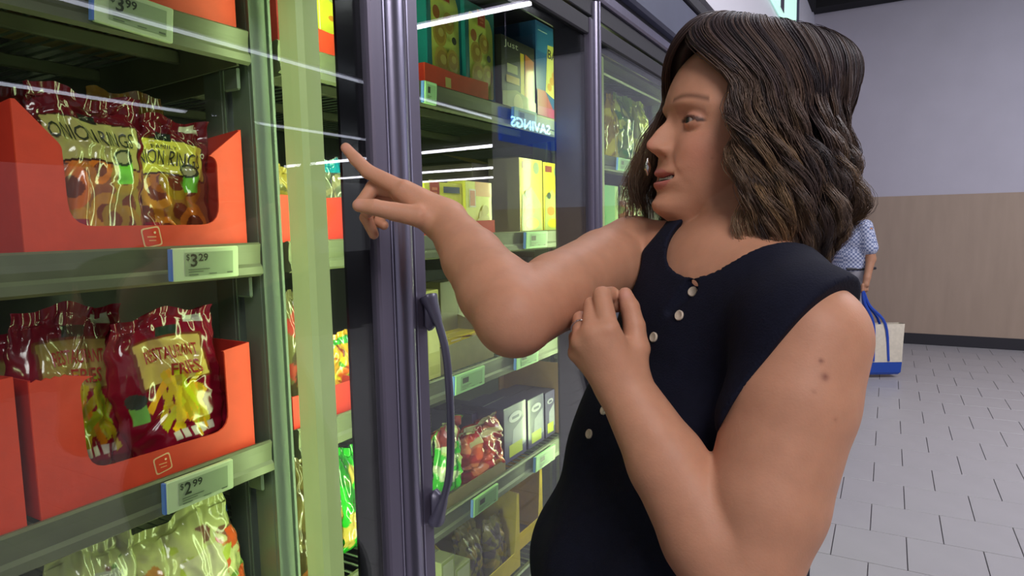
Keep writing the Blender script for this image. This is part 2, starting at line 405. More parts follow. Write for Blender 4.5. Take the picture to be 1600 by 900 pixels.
# ================================================================ products
def Yat(px, z, X):
    """aisle coordinate where the plane x = X is seen at picture column px, at height z"""
    py = 400.0
    for _ in range(6):
        p = onX(px, py, X); py += (p[2] - z) * 1030 / max(0.5, np.linalg.norm(p[:2])) 
    return onX(px, py, X)[1]
def Zat(px, py, X): return onX(px, py, X)[2]
_tc = {}
def text_mesh(s, bold=0.0):
    if (s, bold) in _tc: return _tc[(s, bold)]
    c = bpy.data.curves.new('t', 'FONT'); c.body = s; c.size = 1; c.resolution_u = 2; c.align_x = 'CENTER'; c.offset = bold; c.space_line = 0.85
    o = bpy.data.objects.new('t', c); COL.objects.link(o); bpy.context.view_layer.update()
    me = bpy.data.meshes.new_from_object(o); V = np.array([v.co[:2] for v in me.vertices]); F = [tuple(p.vertices) for p in me.polygons]
    bpy.data.objects.remove(o); bpy.data.meshes.remove(me)
    lo, hi = V.min(0), V.max(0); V = (V - lo) / (hi - lo)
    _tc[(s, bold)] = (V, F); return V, F
class Art:
    """flat print in front-face coordinates (metres): rows of coloured shapes, each layer a hair prouder"""
    def __init__(s): s.mb = MB(); s.k = 0
    def poly(s, pts, c):
        s.k += 1; x = 0.00035 * s.k
        s.mb.add([(x, u, v) for u, v in pts], [tuple(range(len(pts)))], c); return s
    def rect(s, u0, v0, u1, v1, c): return s.poly([(u0, v0), (u1, v0), (u1, v1), (u0, v1)], c)
    def ell(s, u, v, a, b_, c, n=14): return s.poly([(u + a * math.cos(t), v + b_ * math.sin(t)) for t in np.linspace(0, 2 * PI, n, endpoint=False)], c)
    def ring(s, u, v, a, b_, c, c2, f=0.6): s.ell(u, v, a, b_, c); return s.ell(u, v, a * f, b_ * f, c2)
    def text(s, t, u0, v0, u1, v1, c, bold=0.0, sk=0.0):
        V, F = text_mesh(t, bold); s.k += 1; x = 0.00035 * s.k
        s.mb.add([(x, u0 + (u1 - u0) * (a[0]) + sk * a[1], v0 + (v1 - v0) * a[1]) for a in V], F, c); return s
def place(e, x, y, z, rz=0.0, rx=0.0, ry=0.0):
    e.location = (x, y, z); e.rotation_euler = (rx, ry, rz); return e
def C(r, g, b): return srgb(r, g, b)

# ---- price tags: little e-paper displays clipped to the rail
def price_tag(y0, y1, z, price, label, h=0.046, col=C(196, 214, 172), scr=C(150, 168, 132), tilt=0.0, x=None):
    x = XF + 0.0035 if x is None else x
    w = y1 - y0; e = empty('price_tag')
    tag(e, label, 'price tag', 'price tags on the shelf rails')
    m = MB().box((0.0, -w / 2, -h / 2), (0.008, w / 2, h / 2), col, bev=0.0015)
    m.box((-0.0002, -w / 2 - 0.003, -h / 2 + 0.001), (0.0065, -w / 2 + 0.0005, h / 2 - 0.001), C(96, 132, 214))  # blue strip paints the bluish backlit fringe on the left edge
    m.build('tag_case', M['tag'], e, col=True)
    a = Art(); mb_ = a.mb
    a.rect(-w * .34, -h * .36, w * .40, h * .36, scr)
    d = C(44, 52, 40)
    if price:
        a.text('$', -w * .32, h * .10, -w * .27, h * .32, d); a.text(price[0], -w * .26, -h * .08, -w * .16, h * .32, d, 0.02)
        a.text(price[1:], -w * .145, h * .08, w * .0, h * .32, d, 0.02)
    else: a.rect(-w * .28, -h * .02, -w * .08, h * .26, d)
    for i in range(2): a.rect(-w * .30, -h * (.17 + i * .07), w * (0.02 - i * .1), -h * (.145 + i * .07), C(90, 102, 82))
    a.rect(-w * .30, -h * .33, -w * .16, -h * .30, C(90, 102, 82)); a.rect(w * .0, -h * .33, w * .12, -h * .30, C(90, 102, 82)); a.rect(w * .28, -h * .34, w * .37, -h * .29, C(90, 102, 82))
    mb_.V = [(v[0] + 0.008, v[1], v[2]) for v in mb_.V]
    mb_.build('tag_screen', M['tag'], e, col=True)
    place(e, x, (y0 + y1) / 2, z - 0.022, rx=tilt, ry=0.06)
def tags(lst, shelf_z, label_fmt):
    for px0, px1, price, label, kw in lst:
        price_tag(Yat(px0, shelf_z - .02, XF + .01), Yat(px1, shelf_z - .02, XF + .01), shelf_z, price, label, **kw)
tags([(147, 270, '399', 'price tag with green-white frame on the top rail, under the red carton corner', dict(tilt=-0.05))], SH[0], '')
tags([(270, 372, '329', 'price tag reading $3 29 below the onion ring carton', {})], SH[1] - .001, '')
tags([(260, 364, '299', 'price tag reading $2 99 below the fries carton', dict(tilt=0.0))], SH[2], '')
gr = dict(col=C(170, 226, 158), scr=C(140, 190, 130))  # green light of the freezer lamps put into the tag colours
tags([(663, 682, '', 'small green-lit price tag at the left end below the waffle box tray', gr), (803, 838, '', 'pale price tag on the top rail between the black box and the blue box', dict(col=C(150, 190, 190), scr=C(110, 130, 130)))], SH[0], '')
tags([(745, 768, '', 'green-lit price tag just above the raised forearm, below the orange-topped box', gr), (822, 855, '', 'green-lit price tag below the tall yellow boxes', gr)], SH[1], '')
tags([(711, 757, '', 'green-lit price tag below the yellow-labelled card carton', gr), (807, 841, '', 'green-lit price tag under the raised elbow', gr)], SH[2], '')
tags([(740, 778, '', 'green-lit price tag in front of the red bag tray', gr), (837, 867, '', 'green-lit price tag below the purple boxes next to the dark blouse', gr)], SH[3], '')
tags([(966, 984, '', 'green price tag in the third bay left of the face', gr)], SH3[1], '')

# ---- open display cartons and trays
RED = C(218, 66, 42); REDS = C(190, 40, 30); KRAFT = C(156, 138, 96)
def fillet(pts, r, n=5):
    out = []; N = len(pts)
    for i, (p, rr) in enumerate(zip(pts, r)):
        p = np.array(p, float)
        if rr <= 0: out.append(tuple(p)); continue
        a = np.array(pts[i - 1], float) - p; b_ = np.array(pts[(i + 1) % N], float) - p
        a /= np.linalg.norm(a); b_ /= np.linalg.norm(b_)
        for t in np.linspace(0, 1, n): q = (1 - t) ** 2 * (p + a * rr) + 2 * t * (1 - t) * p + t * t * (p + b_ * rr); out.append(tuple(q))
    return out
def carton(name, front, depth, label, x, y, z, col=RED, inner=KRAFT, back_h=None, group=None, rz=0.0, logo=None, side_h=None, cat='carton'):
    """front: polygon (u,v) of the front wall with its cut-out; u along the aisle from 0"""
    e = empty(name); tag(e, label, cat, group)
    us = [p[0] for p in front]; w = max(us); hL = max(p[1] for p in front if p[0] < 0.02); hR = max(p[1] for p in front if p[0] > w - 0.02)
    t = 0.0028
    m = MB(); m.prism(front, 0, -t, 0, col); m.build('front_wall', M['card'], e, col=True)
    for nm, u, hh in (('side_wall', 0, hL), ('side_wall', w - t, hR)):
        hb = side_h or hh
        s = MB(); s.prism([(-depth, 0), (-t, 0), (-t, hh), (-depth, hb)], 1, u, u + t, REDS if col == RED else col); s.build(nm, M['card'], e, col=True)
    s = MB(); s.box((-depth - t, 0, 0), (-depth, w, back_h or max(hL, hR)), inner); s.build('back_wall', M['card'], e, col=True)
    s = MB(); s.box((-depth, t, 0.0), (-t, w - t, t), inner); s.build('bottom', M['card'], e, col=True)
    if logo:
        u, v, k = logo; a = Art()
        def sq(r_, c_):
            rot = 0.16; P = fillet([(-r_, -r_), (r_, -r_), (r_, r_), (-r_, r_)], [r_ * .3] * 4, 3)
            a.poly([(u + p[0] * math.cos(rot) - p[1] * math.sin(rot), v + p[0] * math.sin(rot) + p[1] * math.cos(rot)) for p in P], c_)
        sq(k, C(240, 200, 150)); sq(k * .86, col if isinstance(col, tuple) else RED)
        a.rect(u - k * .5, v - k * .05, u + k * .45, v + k * .08, C(238, 170, 120)); a.rect(u - k * .35, v - k * .4, u + k * .4, v - k * .3, C(238, 170, 120)); a.ell(u + k * .3, v + k * .45, k * .13, k * .13, C(250, 220, 170), 8)
        a.mb.build('printed_logo', M['tag'], e, col=True)
    place(e, x, y, z - 0.002, rz=rz); return e

# ---- film bags
def bag(name, w, h, t, paint, label, loc, rz=0.0, ry=0.0, rx=0.0, texts=(), seed=0, n=(70, 90), curl=0.0, group=None, slump=0.0, wrinkle=1.0, lean=0.0):
    rng = np.random.default_rng(seed); e = empty(name); tag(e, label, 'food bag', group)
    K = 14; kx = rng.normal(0, 9, K); ky = rng.normal(0, 7, K); ph = rng.uniform(0, 6.28, K); am = rng.uniform(.3, 1, K) / K
    creases = [(rng.uniform(-1, 1), rng.uniform(.1, .95), rng.uniform(0, PI), rng.uniform(.04, .10), rng.uniform(.2, .6)) for _ in range(26)]
    def S(u, v, side):
        u = np.asarray(u, float); v = np.asarray(v, float)
        prof = np.clip(1 - np.abs(u) ** 2.6, 0, 1) ** 0.55
        ve = np.clip(v / 0.10, 0, 1) ** 0.6 * np.clip((0.93 - v) / 0.30, 0, 1) ** 0.75
        belly = 1 + 0.25 * (1 - v) * slump
        x = side * t / 2 * prof * ve * belly
        wr = sum(a * np.sin(kx_ * u + ky_ * v + p) for a, kx_, ky_, p in zip(am, kx, ky, ph))
        x = x + side * wrinkle * 0.016 * wr * (0.25 + ve * prof) 
        for cu, cv, th_, ww, ln in creases:
            du = (u - cu) * math.cos(th_) + (v - cv) * 2 * math.sin(th_); dv = -(u - cu) * math.sin(th_) + (v - cv) * 2 * math.cos(th_)
            x = x + side * wrinkle * 0.0045 * np.exp(-(du / ww) ** 2) * np.exp(-(dv / ln) ** 2) * np.sign(math.sin(cu * 40))
        # radial pleats below the top seal and the seal's ripple
        x = x + wrinkle * (0.0028 * np.sin(u * 8 + 3 * np.sin(u * 3 + seed) + v * 5 + seed) + 0.0012 * np.sin(u * 23 + 2 * seed)) * np.clip((v - 0.66) / 0.3, 0, 1)
        x = x + wrinkle * 0.006 * np.sin(u * 3.1 + seed) * np.clip((v - 0.75) / 0.2, 0, 1)
        # where film folds over at the top
        x = x + curl * np.clip(v - 0.78, 0, 1) ** 1.3 * h * 2.2
        ww_ = w / 2 * (0.93 + 0.07 * np.sin(PI * np.clip(v, 0, 1)) - 0.05 * prof * ve) * (1 + 0.02 * np.sin(v * 23 + seed) + 0.012 * np.sin(v * 51))
        y = u * ww_ + 0.006 * np.sin(v * 5 + seed)
        z = v * h - abs(curl) * np.clip(v - 0.8, 0, 1) * h * 0.9 + 0.010 * slump * np.sin(u * 2.5 + seed) * v + lean * u * v * h
        return np.stack([x, y, z + 0.004 * np.sin(u * 6 + seed) * (v > .9)], -1)
    nu, nv = n; U, Vv = np.meshgrid(np.linspace(-1, 1, nu), np.linspace(0, 1, nv))
    V = []; F = []; cols = []
    for side in (1, -1):
        P = S(U, Vv, side).reshape(-1, 3); b0 = len(V) * 0 + (0 if side == 1 else nu * nv)
        V.append(P); cols.append(paint(U.ravel(), Vv.ravel(), side, rng))
        idx = (np.arange(nv - 1)[:, None] * nu + np.arange(nu - 1)[None]).ravel() + b0
        q = np.stack([idx, idx + 1, idx + nu + 1, idx + nu], -1)
        F.append(q if side == 1 else q[:, ::-1])
    V = np.concatenate(V); V[:, 2] -= V[:, 2].min()
    zoff = 0
    o = mesh_obj('bag_film', V, np.concatenate(F).tolist(), M['film'], e, colors=np.concatenate(cols), smooth=True)
    zs = S(U, Vv, 1)[..., 2].min(); zs = min(zs, S(U, Vv, -1)[..., 2].min())
    for ti, (s_, u0, v0, u1, v1, c, bold, arc) in enumerate(texts):
        TV, TF = text_mesh(s_, bold); uu = u0 + (u1 - u0) * TV[:, 0]; vv = v0 + (v1 - v0) * TV[:, 1] + arc * (1 - (2 * TV[:, 0] - 1) ** 2)
        P = S(uu, vv, 1); P[:, 0] += 0.0022; P[:, 2] -= zs
        mesh_obj('lettering', P, TF, M['tag'], e, colors=np.tile(c, (len(P), 1)))
    place(e, loc[0], loc[1], loc[2], rz=rz, ry=ry, rx=rx); return e
def mixc(c, m, col): return c * (1 - m[:, None]) + np.array(col)[None] * m[:, None]
def rectm(u, v, u0, v0, u1, v1): return ((u > u0) & (u < u1) & (v > v0) & (v < v1)).astype(float)
def ellm(u, v, a, b_, ru, rv): return (((u - a) / ru) ** 2 + ((v - b_) / rv) ** 2 < 1).astype(float)
def paint_onion(lab=C(196, 190, 112), seed=1):
    def f(u, v, side, rng):
        c = np.tile(np.array(C(104, 22, 32)), (len(u), 1))
        r = np.random.default_rng(seed)
        if side > 0:
            m = ((v < .56) & (v > .08) & (np.abs(u) < .88)).astype(float); c = mixc(c, m, C(156, 92, 62))
            for _ in range(16):
                a, b_ = r.uniform(-.8, .8), r.uniform(.10, .5); ra = r.uniform(.2, .34); rb = ra * .42
                o_ = ellm(u, v, a, b_, ra, rb) * m; i_ = ellm(u, v, a, b_, ra * .55, rb * .5) * m
                c = mixc(c, o_, C(*[int(k * r.uniform(.8, 1.1)) for k in (206, 140, 52)])); c = mixc(c, i_, C(128, 66, 44))
            edge = ((np.abs(u + .0) < .86) & (v > .50 + .03 * np.cos(u * 3)) & (v < .81 - .05 * u * u)).astype(float)
            c = mixc(c, edge, C(70, 40, 30)); ins = ((np.abs(u) < .82) & (v > .515 + .03 * np.cos(u * 3)) & (v < .80 - .05 * u * u)).astype(float); c = mixc(c, ins, lab)
            c = mixc(c, rectm(u, v, .38, .40, .66, .54), C(126, 214, 66)); c = mixc(c, ellm(u, v, .50, .57, .19, .055), C(52, 66, 46)); c = mixc(c, ellm(u, v, .50, .57, .13, .037), C(170, 170, 120))
            c = mixc(c, rectm(u, v, -.18, .79, .16, .86), C(38, 48, 38)); c = mixc(c, rectm(u, v, -.7, .11, -.2, .17), C(160, 40, 60))
            c = mixc(c, rectm(u, v, .35, .90, .8, .97), C(210, 214, 190))
        return c
    return f
def paint_fries(seed=2, dim=1.0):  # dim darkens the print, putting shade into its colours
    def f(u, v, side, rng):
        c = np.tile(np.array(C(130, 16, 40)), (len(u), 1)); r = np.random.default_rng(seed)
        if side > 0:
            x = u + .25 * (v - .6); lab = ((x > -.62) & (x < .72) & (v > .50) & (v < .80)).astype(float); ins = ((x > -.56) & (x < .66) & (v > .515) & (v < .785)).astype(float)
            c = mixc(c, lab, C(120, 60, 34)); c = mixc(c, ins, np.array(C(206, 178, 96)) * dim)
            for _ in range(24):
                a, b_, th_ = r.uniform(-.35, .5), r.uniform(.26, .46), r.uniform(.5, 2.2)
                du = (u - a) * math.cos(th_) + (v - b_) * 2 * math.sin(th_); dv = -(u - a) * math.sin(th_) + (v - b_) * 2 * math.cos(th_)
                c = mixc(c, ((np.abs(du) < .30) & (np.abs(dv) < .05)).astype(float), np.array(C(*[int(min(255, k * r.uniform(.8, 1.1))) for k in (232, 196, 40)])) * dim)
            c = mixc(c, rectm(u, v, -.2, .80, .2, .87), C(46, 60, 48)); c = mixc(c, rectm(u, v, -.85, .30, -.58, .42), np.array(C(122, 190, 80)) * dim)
            c = mixc(c, ellm(u, v, -.72, .45, .16, .05), C(60, 70, 60))
            for k in range(5): c = mixc(c, rectm(u, v, -.30 + k * .18, .13, -.17 + k * .18, .185), C(214, 206, 190))
            c = mixc(c, rectm(u, v, .35, .89, .75, .96), C(206, 206, 190))
        return c
    return f
def paint_mix(base, spots, n=60, seed=3, band=None, size=.16, zone=(0.05, .8)):
    def f(u, v, side, rng):
        c = np.tile(np.array(C(*base)), (len(u), 1)); r = np.random.default_rng(seed)
        for _ in range(n):
            a, b_, ra = r.uniform(-.9, .9), r.uniform(*zone), r.uniform(.4, 1) * size; k = spots[r.integers(len(spots))]
            c = mixc(c, ellm(u + .15 * np.sin(v * 20 + a * 9), v, a, b_, ra, ra * r.uniform(.3, .6)) * .9, C(*k))
        if band:
            for (u0, v0, u1, v1, k) in band: c = mixc(c, rectm(u, v, u0, v0, u1, v1), C(*k))
        return c
    return f

ZT = -0.002
# left bay, second shelf: red carton of onion rings
Xc = -0.879
yc0, yc1 = Yat(36, 1.40, Xc), Yat(385, 1.40, Xc); w = yc1 - yc0
def fz2(px, py): p = onX(px, py, Xc); return (p[1] - yc0, p[2] - SH[1])
fr = [(0, 0), (w, 0), (w, fz2(385, 202)[1])] + fillet([(w - .045, fz2(345, 245)[1]), (w - .047, 0.034), (0.052, 0.034), (0.050, fz2(95, 225)[1]), (0.004, fz2(14, 150)[1])], [0.012, 0.03, 0.03, 0.006, 0], 6)
fr.append((0, fz2(12, 150)[1]))
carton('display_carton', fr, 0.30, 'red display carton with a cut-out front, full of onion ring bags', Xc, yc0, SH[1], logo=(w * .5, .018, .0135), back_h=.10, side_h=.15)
OL = C(50, 56, 34)
bag('onion_ring_bag', .150, .215, .052, paint_onion(C(186, 180, 108)), 'red onion ring bag with a dull olive label, left one in the carton', (Xc - .045, yc0 + .106, SH[1] + .003), ry=-.10, seed=4, curl=.25, n=(100, 130), slump=.6,
    texts=[('ONION RINGS', -.78, .63, .70, .73, OL, 0.0, .012)])
bag('onion_ring_bag', .156, .195, .048, paint_onion(C(226, 222, 88), 5), 'red onion ring bag with a bright yellow label, right one in the carton', (Xc - .078, yc0 + .226, SH[1] + .003), rz=-.10, ry=-.05, seed=9, curl=.2, n=(100, 130), slump=.5, lean=.03,
    texts=[('ONION RINGS', -.76, .59, .74, .70, OL, 0.0, .012), ('FAMILY', -.25, .72, .25, .75, OL, 0, .005)])
bag('onion_ring_bag', .12, .235, .05, paint_mix((124, 84, 30), [(140, 94, 40)], 20), 'plain brown bag corner standing behind the two onion ring bags', (Xc - .150, yc0 + .225, SH[1] + .003), seed=12, n=(30, 40))
bag('onion_ring_bag', .15, .225, .05, paint_onion(C(120, 110, 60), 6), 'dim onion ring bag tucked behind the left one', (Xc - .155, yc0 + .090, SH[1] + .003), seed=13, n=(40, 50), curl=.1)  # label colour darkened to carry the shade behind the front bags
# left bay, third shelf: red carton of fries and its neighbour
yc0, yc1 = Yat(60, 1.10, Xc), Yat(396, 1.10, Xc); w = yc1 - yc0
def fz3(px, py): p = onX(px, py, Xc); return (p[1] - yc0, p[2] - SH[2])
h1 = fz3(35, 597)[1]; h2 = fz3(392, 532)[1]
rg = [(w - .0455, h2 - .006), (w - .045, .038), (.058, .042), (.055, h1 - .008)]
fr = [(0, 0), (w, 0), (w, h2)] + fillet(rg, [.004, .03, .03, .018], 6)
for i in range(9): fr.append((.045 - i * .0052, h1 + .0016 * ((i % 2) * 2 - 1) * .8))
fr.append((0, h1))
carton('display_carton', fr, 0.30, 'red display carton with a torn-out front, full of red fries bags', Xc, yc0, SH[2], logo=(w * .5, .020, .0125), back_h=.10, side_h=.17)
frx = [(0, 0), (.32, 0), (.32, h1 + .01), (.275, h1 + .008), (.272, .04), (.05, .04), (.045, h1), (0, h1)]
carton('display_carton', frx, 0.30, 'red display carton cut off by the left edge of the picture', Xc, Yat(37, 1.1, Xc) - .32, SH[2], back_h=.1, side_h=.17)
RD = C(160, 34, 30)
bag('fries_bag', .150, .245, .050, paint_fries(2, .62), 'dark red fries bag with shade put into its print, left one in the carton', (Xc - .085, yc0 + .092, SH[2] + .003), ry=-.05, seed=21, curl=.12, n=(100, 130), slump=.6,
    texts=[('RESTAURANT', -.42, .66, .52, .735, RD, 0.01, .0), ('FRIES', -.1, .55, .45, .63, RD, 0.01, .0)])
bag('fries_bag', .158, .225, .050, paint_fries(5), 'bright red fries bag tilted over, right one in the carton', (Xc - .046, yc0 + .217, SH[2] + .009), rx=.10, rz=-.16, seed=27, curl=.2, n=(100, 130), slump=.7,
    texts=[('RESTAURANT', -.46, .66, .54, .735, RD, 0.012, .0), ('FRIES', -.05, .55, .5, .63, RD, 0.012, .0)])
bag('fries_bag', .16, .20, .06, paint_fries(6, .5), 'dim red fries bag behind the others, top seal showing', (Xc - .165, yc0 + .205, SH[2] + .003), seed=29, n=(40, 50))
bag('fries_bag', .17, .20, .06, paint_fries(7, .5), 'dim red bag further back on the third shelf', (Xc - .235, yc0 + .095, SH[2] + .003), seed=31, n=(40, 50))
bag('fries_bag', .17, .20, .06, paint_mix((150, 130, 50), [(180, 160, 60), (120, 40, 30)], 40), 'yellowish bag in the carton at the left picture edge', (Xc - .06, yc0 - .118, SH[2] + .003), seed=33, n=(60, 70))
# left bay, top shelf
ytr = Yat(368, 1.73, Xc)
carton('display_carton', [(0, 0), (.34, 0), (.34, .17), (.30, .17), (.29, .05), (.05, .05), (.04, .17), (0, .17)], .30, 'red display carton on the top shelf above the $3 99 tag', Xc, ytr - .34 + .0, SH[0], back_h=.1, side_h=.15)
# left bay, fourth shelf: pale vegetable bags
VEG = [(176, 190, 70), (196, 130, 60), (120, 70, 60), (200, 70, 44), (214, 214, 150), (90, 130, 50)]
z4 = SH[3]
def bag_px(px0, px1, py_top, z, X, **k):
    a_, b_ = Yat(px0, z + .15, X), Yat(px1, z + .15, X); zt = Zat((px0 + px1) / 2, py_top, X)
    return dict(w=b_ - a_, h=zt - z, y=(a_ + b_) / 2)
for (p0, p1, pt, seed, lab, X, band, txt) in (
    (70, 218, 845, 41, 'pale green vegetable bag with a white logo, left one on the fourth shelf', -.93, [(-.1, .72, .6, .80, (190, 196, 170)), (.5, .2, .95, .85, (206, 214, 150))], 'STEAM'),
    (224, 380, 792, 44, 'cream vegetable bag with orange corners on the fourth shelf', -.93, [(-.3, .35, .45, .68, (206, 204, 160)), (.3, .28, .95, .40, (226, 92, 44)), (.72, .58, .95, .72, (226, 92, 44))], 'VEGGIES')):
    g_ = bag_px(p0, p1, pt, z4, X)
    bag('vegetable_bag', g_['w'], g_['h'], .07, paint_mix((196, 200, 132), VEG, 70, seed, band), lab, (X, g_['y'], z4 + .002), seed=seed, n=(90, 110), ry=-.08, rx=.06 if seed == 44 else 0, slump=.8, curl=.1,
        texts=[] if seed == 44 else [(txt, .0, .74, .55, .79, C(236, 240, 214), 0, .0)])
g_ = bag_px(325, 392, 765, z4, -1.0)
bag('vegetable_bag', g_['w'] * .8, g_['h'], .05, paint_mix((28, 52, 96), [(30, 70, 130), (160, 60, 40)], 16), 'dark blue bag behind the cream vegetable bag', (-1.07, g_['y'], z4 + .002), seed=48, n=(40, 50))

# ---- printed boxes
def retail_box(p0, p1, pt, z, X, depth, body, art, label, group=None, rz=0.0, ry=0.0, name='food_box', pyb=None):
    zm = z + .06; y0_, y1_ = Yat(p0, zm, X), Yat(p1, zm, X); zt = min(Zat(p1, pt, X), 1.978); w_, h_ = y1_ - y0_, zt - z
    e = empty(name); tag(e, label, 'food box', group)
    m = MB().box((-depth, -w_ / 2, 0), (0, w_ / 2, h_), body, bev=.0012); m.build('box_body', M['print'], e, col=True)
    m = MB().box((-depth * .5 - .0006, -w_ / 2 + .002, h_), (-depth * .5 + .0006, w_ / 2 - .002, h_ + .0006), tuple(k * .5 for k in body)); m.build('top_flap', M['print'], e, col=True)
    a = Art(); art(a, w_, h_); a.mb.V = [(v[0], v[1] - w_ / 2, v[2]) for v in a.mb.V]
    a.mb.build('front_print', M['print'], e, col=True)
    place(e, X, (y0_ + y1_) / 2, z - .002, rz=rz, ry=ry); return e
TEAL = C(30, 128, 140); YEL = C(232, 226, 70); LIME = C(220, 232, 110)
def logo_sq(a, u, v, k): a.rect(u - k, v - k, u + k, v + k, C(206, 190, 110)); a.rect(u - k * .86, v - k * .86, u + k * .86, v + k * .86, C(176, 60, 34)); a.rect(u - k * .5, v - k * .1, u + k * .5, v + k * .2, C(214, 120, 80)); a.rect(u - k * .4, v - k * .5, u + k * .4, v - k * .3, C(214, 120, 80))
def waffle(a, w, h):
    a.rect(.002, .002, w - .002, h - .002, TEAL); a.poly(fillet([(w * .12, h * .06), (w * .92, h * .06), (w * .92, h * .78), (w * .8, h * .9), (w * .12, h * .9)], [.01] * 5, 4), LIME)
    for (u, v, r_) in ((.35, .50, .13), (.6, .62, .11), (.38, .27, .15), (.68, .30, .12)):
        a.ell(w * u, h * v, w * r_ * 1.5, w * r_ * 1.5, C(196, 170, 64)); a.ell(w * u, h * v, w * r_ * 1.1, w * r_ * 1.1, C(176, 140, 50)); a.ell(w * u + .004, h * v + .004, w * r_ * .6, w * r_ * .5, C(206, 186, 90))
    a.ell(w * .72, h * .48, w * .07, w * .06, C(50, 50, 44)); logo_sq(a, w * .48, h * .86, w * .14); a.ell(w * .2, h * .66, w * .1, w * .1, C(170, 100, 40))
YC = lambda px, z, X: Yat(px, z, X)
retail_box(666, 724, -20, SH[0] + .004, -.90, .05, TEAL, waffle, 'teal and lime waffle box, left one in the red tray', rz=.05)
retail_box(727, 775, 22, SH[0] + .004, -.895, .05, TEAL, waffle, 'teal and lime waffle box, right one in the red tray', rz=.03)
def tray(p0, p1, z, hf, X, depth, label, col=RED, hs=None, logo=None, inner=KRAFT):
    y0_, y1_ = Yat(p0, z + .03, X), Yat(p1, z + .03, X); w_ = y1_ - y0_
    return carton('display_tray', [(0, 0), (w_, 0), (w_, hf), (w_ * .5, hf * .94), (0, hf)], depth, label, X, y0_, z, col=col, back_h=hs or hf, side_h=hs or hf, logo=logo, cat='tray', inner=inner)
t_ = tray(664, 763, SH[0], .052, Xc, .17, 'red tray holding the teal waffle boxes', logo=None)
a = Art(); a.rect(.075, .012, .097, .034, C(214, 200, 110)); a.mb.build('printed_logo', M['tag'], t_, col=True)
def blackbox(a, w, h):
    a.rect(w * .55, h * .2, w * .66, h * .85, C(226, 196, 40)); a.poly([(w * .66, h * .25), (w * .9, h * .2), (w * .97, h * .8), (w * .7, h * .86)], C(206, 110, 40))
    a.text('Just', w * .08, h * .84, w * .48, h * .95, C(200, 206, 180)); a.rect(w * .15, h * .52, w * .45, h * .64, C(170, 168, 110)); a.rect(w * .12, h * .38, w * .5, h * .48, C(190, 150, 40)); a.poly([(0, 0), (w, 0), (w, h * .2), (w * .4, h * .3), (0, h * .24)], C(150, 150, 84)); a.ell(w * .45, h * .12, w * .14, w * .14, C(206, 196, 130))
retail_box(784, 836, 76, SH[0], -.88, .14, C(18, 18, 16), blackbox, 'black frozen meal box with an orange picture beside the blue box')
def bluebox(a, w, h):
    a.rect(0, 0, w, h, C(36, 96, 160)); a.rect(w * .05, h * .7, w * .95, h * .96, C(50, 120, 176)); a.poly([(w * .35, h * .3), (w, h * .2), (w, h * .82), (w * .45, h * .8)], C(214, 208, 110)); a.text('BAG', w * .45, h * .66, w * .98, h * .76, C(40, 40, 50), .02)
    for i in range(5): a.ell(w * (.5 + .09 * i), h * (.36 + .07 * (i % 3)), w * .09, w * .07, C(206, 150, 44))
    a.rect(0, 0, w, h * .13, C(190, 60, 120)); a.poly([(0, h * .13), (w * .6, h * .13), (w * .3, h * .3), (0, h * .3)], C(176, 50, 60)); a.rect(w * .7, 0, w, h * .2, C(200, 60, 50)); a.rect(w * .05, h * .90, w * .4, h * .91, C(200, 220, 230))
retail_box(838, 877, 52, SH[0], -.88, .16, C(28, 74, 132), bluebox, 'blue and purple box by the right edge of the door glass')
def yellow_art(seed):
    def f(a, w, h):
        a.rect(.001, .001, w - .001, h - .001, YEL); logo_sq(a, w * .25, h * .86, w * .14)
        r = random.Random(seed)
        for _ in range(7): a.ell(w * r.uniform(.35, .8), h * r.uniform(.15, .55), w * .15, w * .08, C(*r.choice([(206, 170, 40), (226, 140, 50), (190, 196, 120)])))
        a.rect(w * .45, h * .8, w * .9, h * .92, C(60, 60, 90)) if seed == 1 else a.rect(w * .1, h * .72, w * .85, h * .76, C(150, 150, 60))
    return f
def orange_top(a, w, h):
    a.rect(.001, .001, w - .001, h - .001, C(226, 222, 72)); a.rect(w * .35, h * .72, w, h, C(226, 140, 44)); a.rect(w * .12, h * .5, w * .36, h * .85, C(236, 220, 190)); a.rect(w * .15, h * .53, w * .33, h * .82, C(206, 84, 36))
    for u, v in ((.6, .35), (.75, .25), (.5, .2), (.7, .45)): a.ell(w * u, h * v, w * .14, w * .09, C(196, 176, 50))
def tall_yellow(a, w, h):
    a.rect(.001, .001, w - .001, h - .001, C(236, 214, 30)); a.rect(w * .12, h * .86, w * .5, h * .95, C(150, 44, 30)); a.ell(w * .72, h * .88, w * .12, w * .12, C(150, 170, 110)); a.poly([(w * .05, h * .02), (w * .95, h * .02), (w * .9, h * .4), (w * .5, h * .62), (w * .1, h * .5)], C(196, 204, 110)); a.ell(w * .4, h * .3, w * .22, w * .12, C(220, 150, 70)); a.ell(w * .5, h * .12, w * .3, w * .12, C(236, 220, 40)); a.ell(w * .3, h * .52, w * .1, w * .08, C(60, 80, 60))
retail_box(664, 722, 286, SH[1] + .004, -.90, .05, YEL, yellow_art(1), 'white and yellow box at the left of the red tray behind the hand')
retail_box(724, 772, 285, SH[1] + .004, -.90, .05, C(206, 200, 60), orange_top, 'yellow box with an orange top leaning beside the raised hand', rz=.10)
tray(664, 773, SH[1], .036, Xc, .17, 'orange-red tray under the yellow boxes behind the hand')
y_ = Yat(776, SH[1] + .05, -.90)
retail_box(812, 848, 250, SH[1], -.89, .10, C(124, 116, 104), tall_yellow, 'tall yellow box, left of the pair beside the grey carton')
retail_box(849, 876, 256, SH[1], -.89, .10, C(200, 180, 30), tall_yellow, 'tall yellow box, right of the pair by the glass edge')
ya_, yb_ = Yat(768, SH[1] + .1, -.94), Yat(808, SH[1] + .1, -.94)
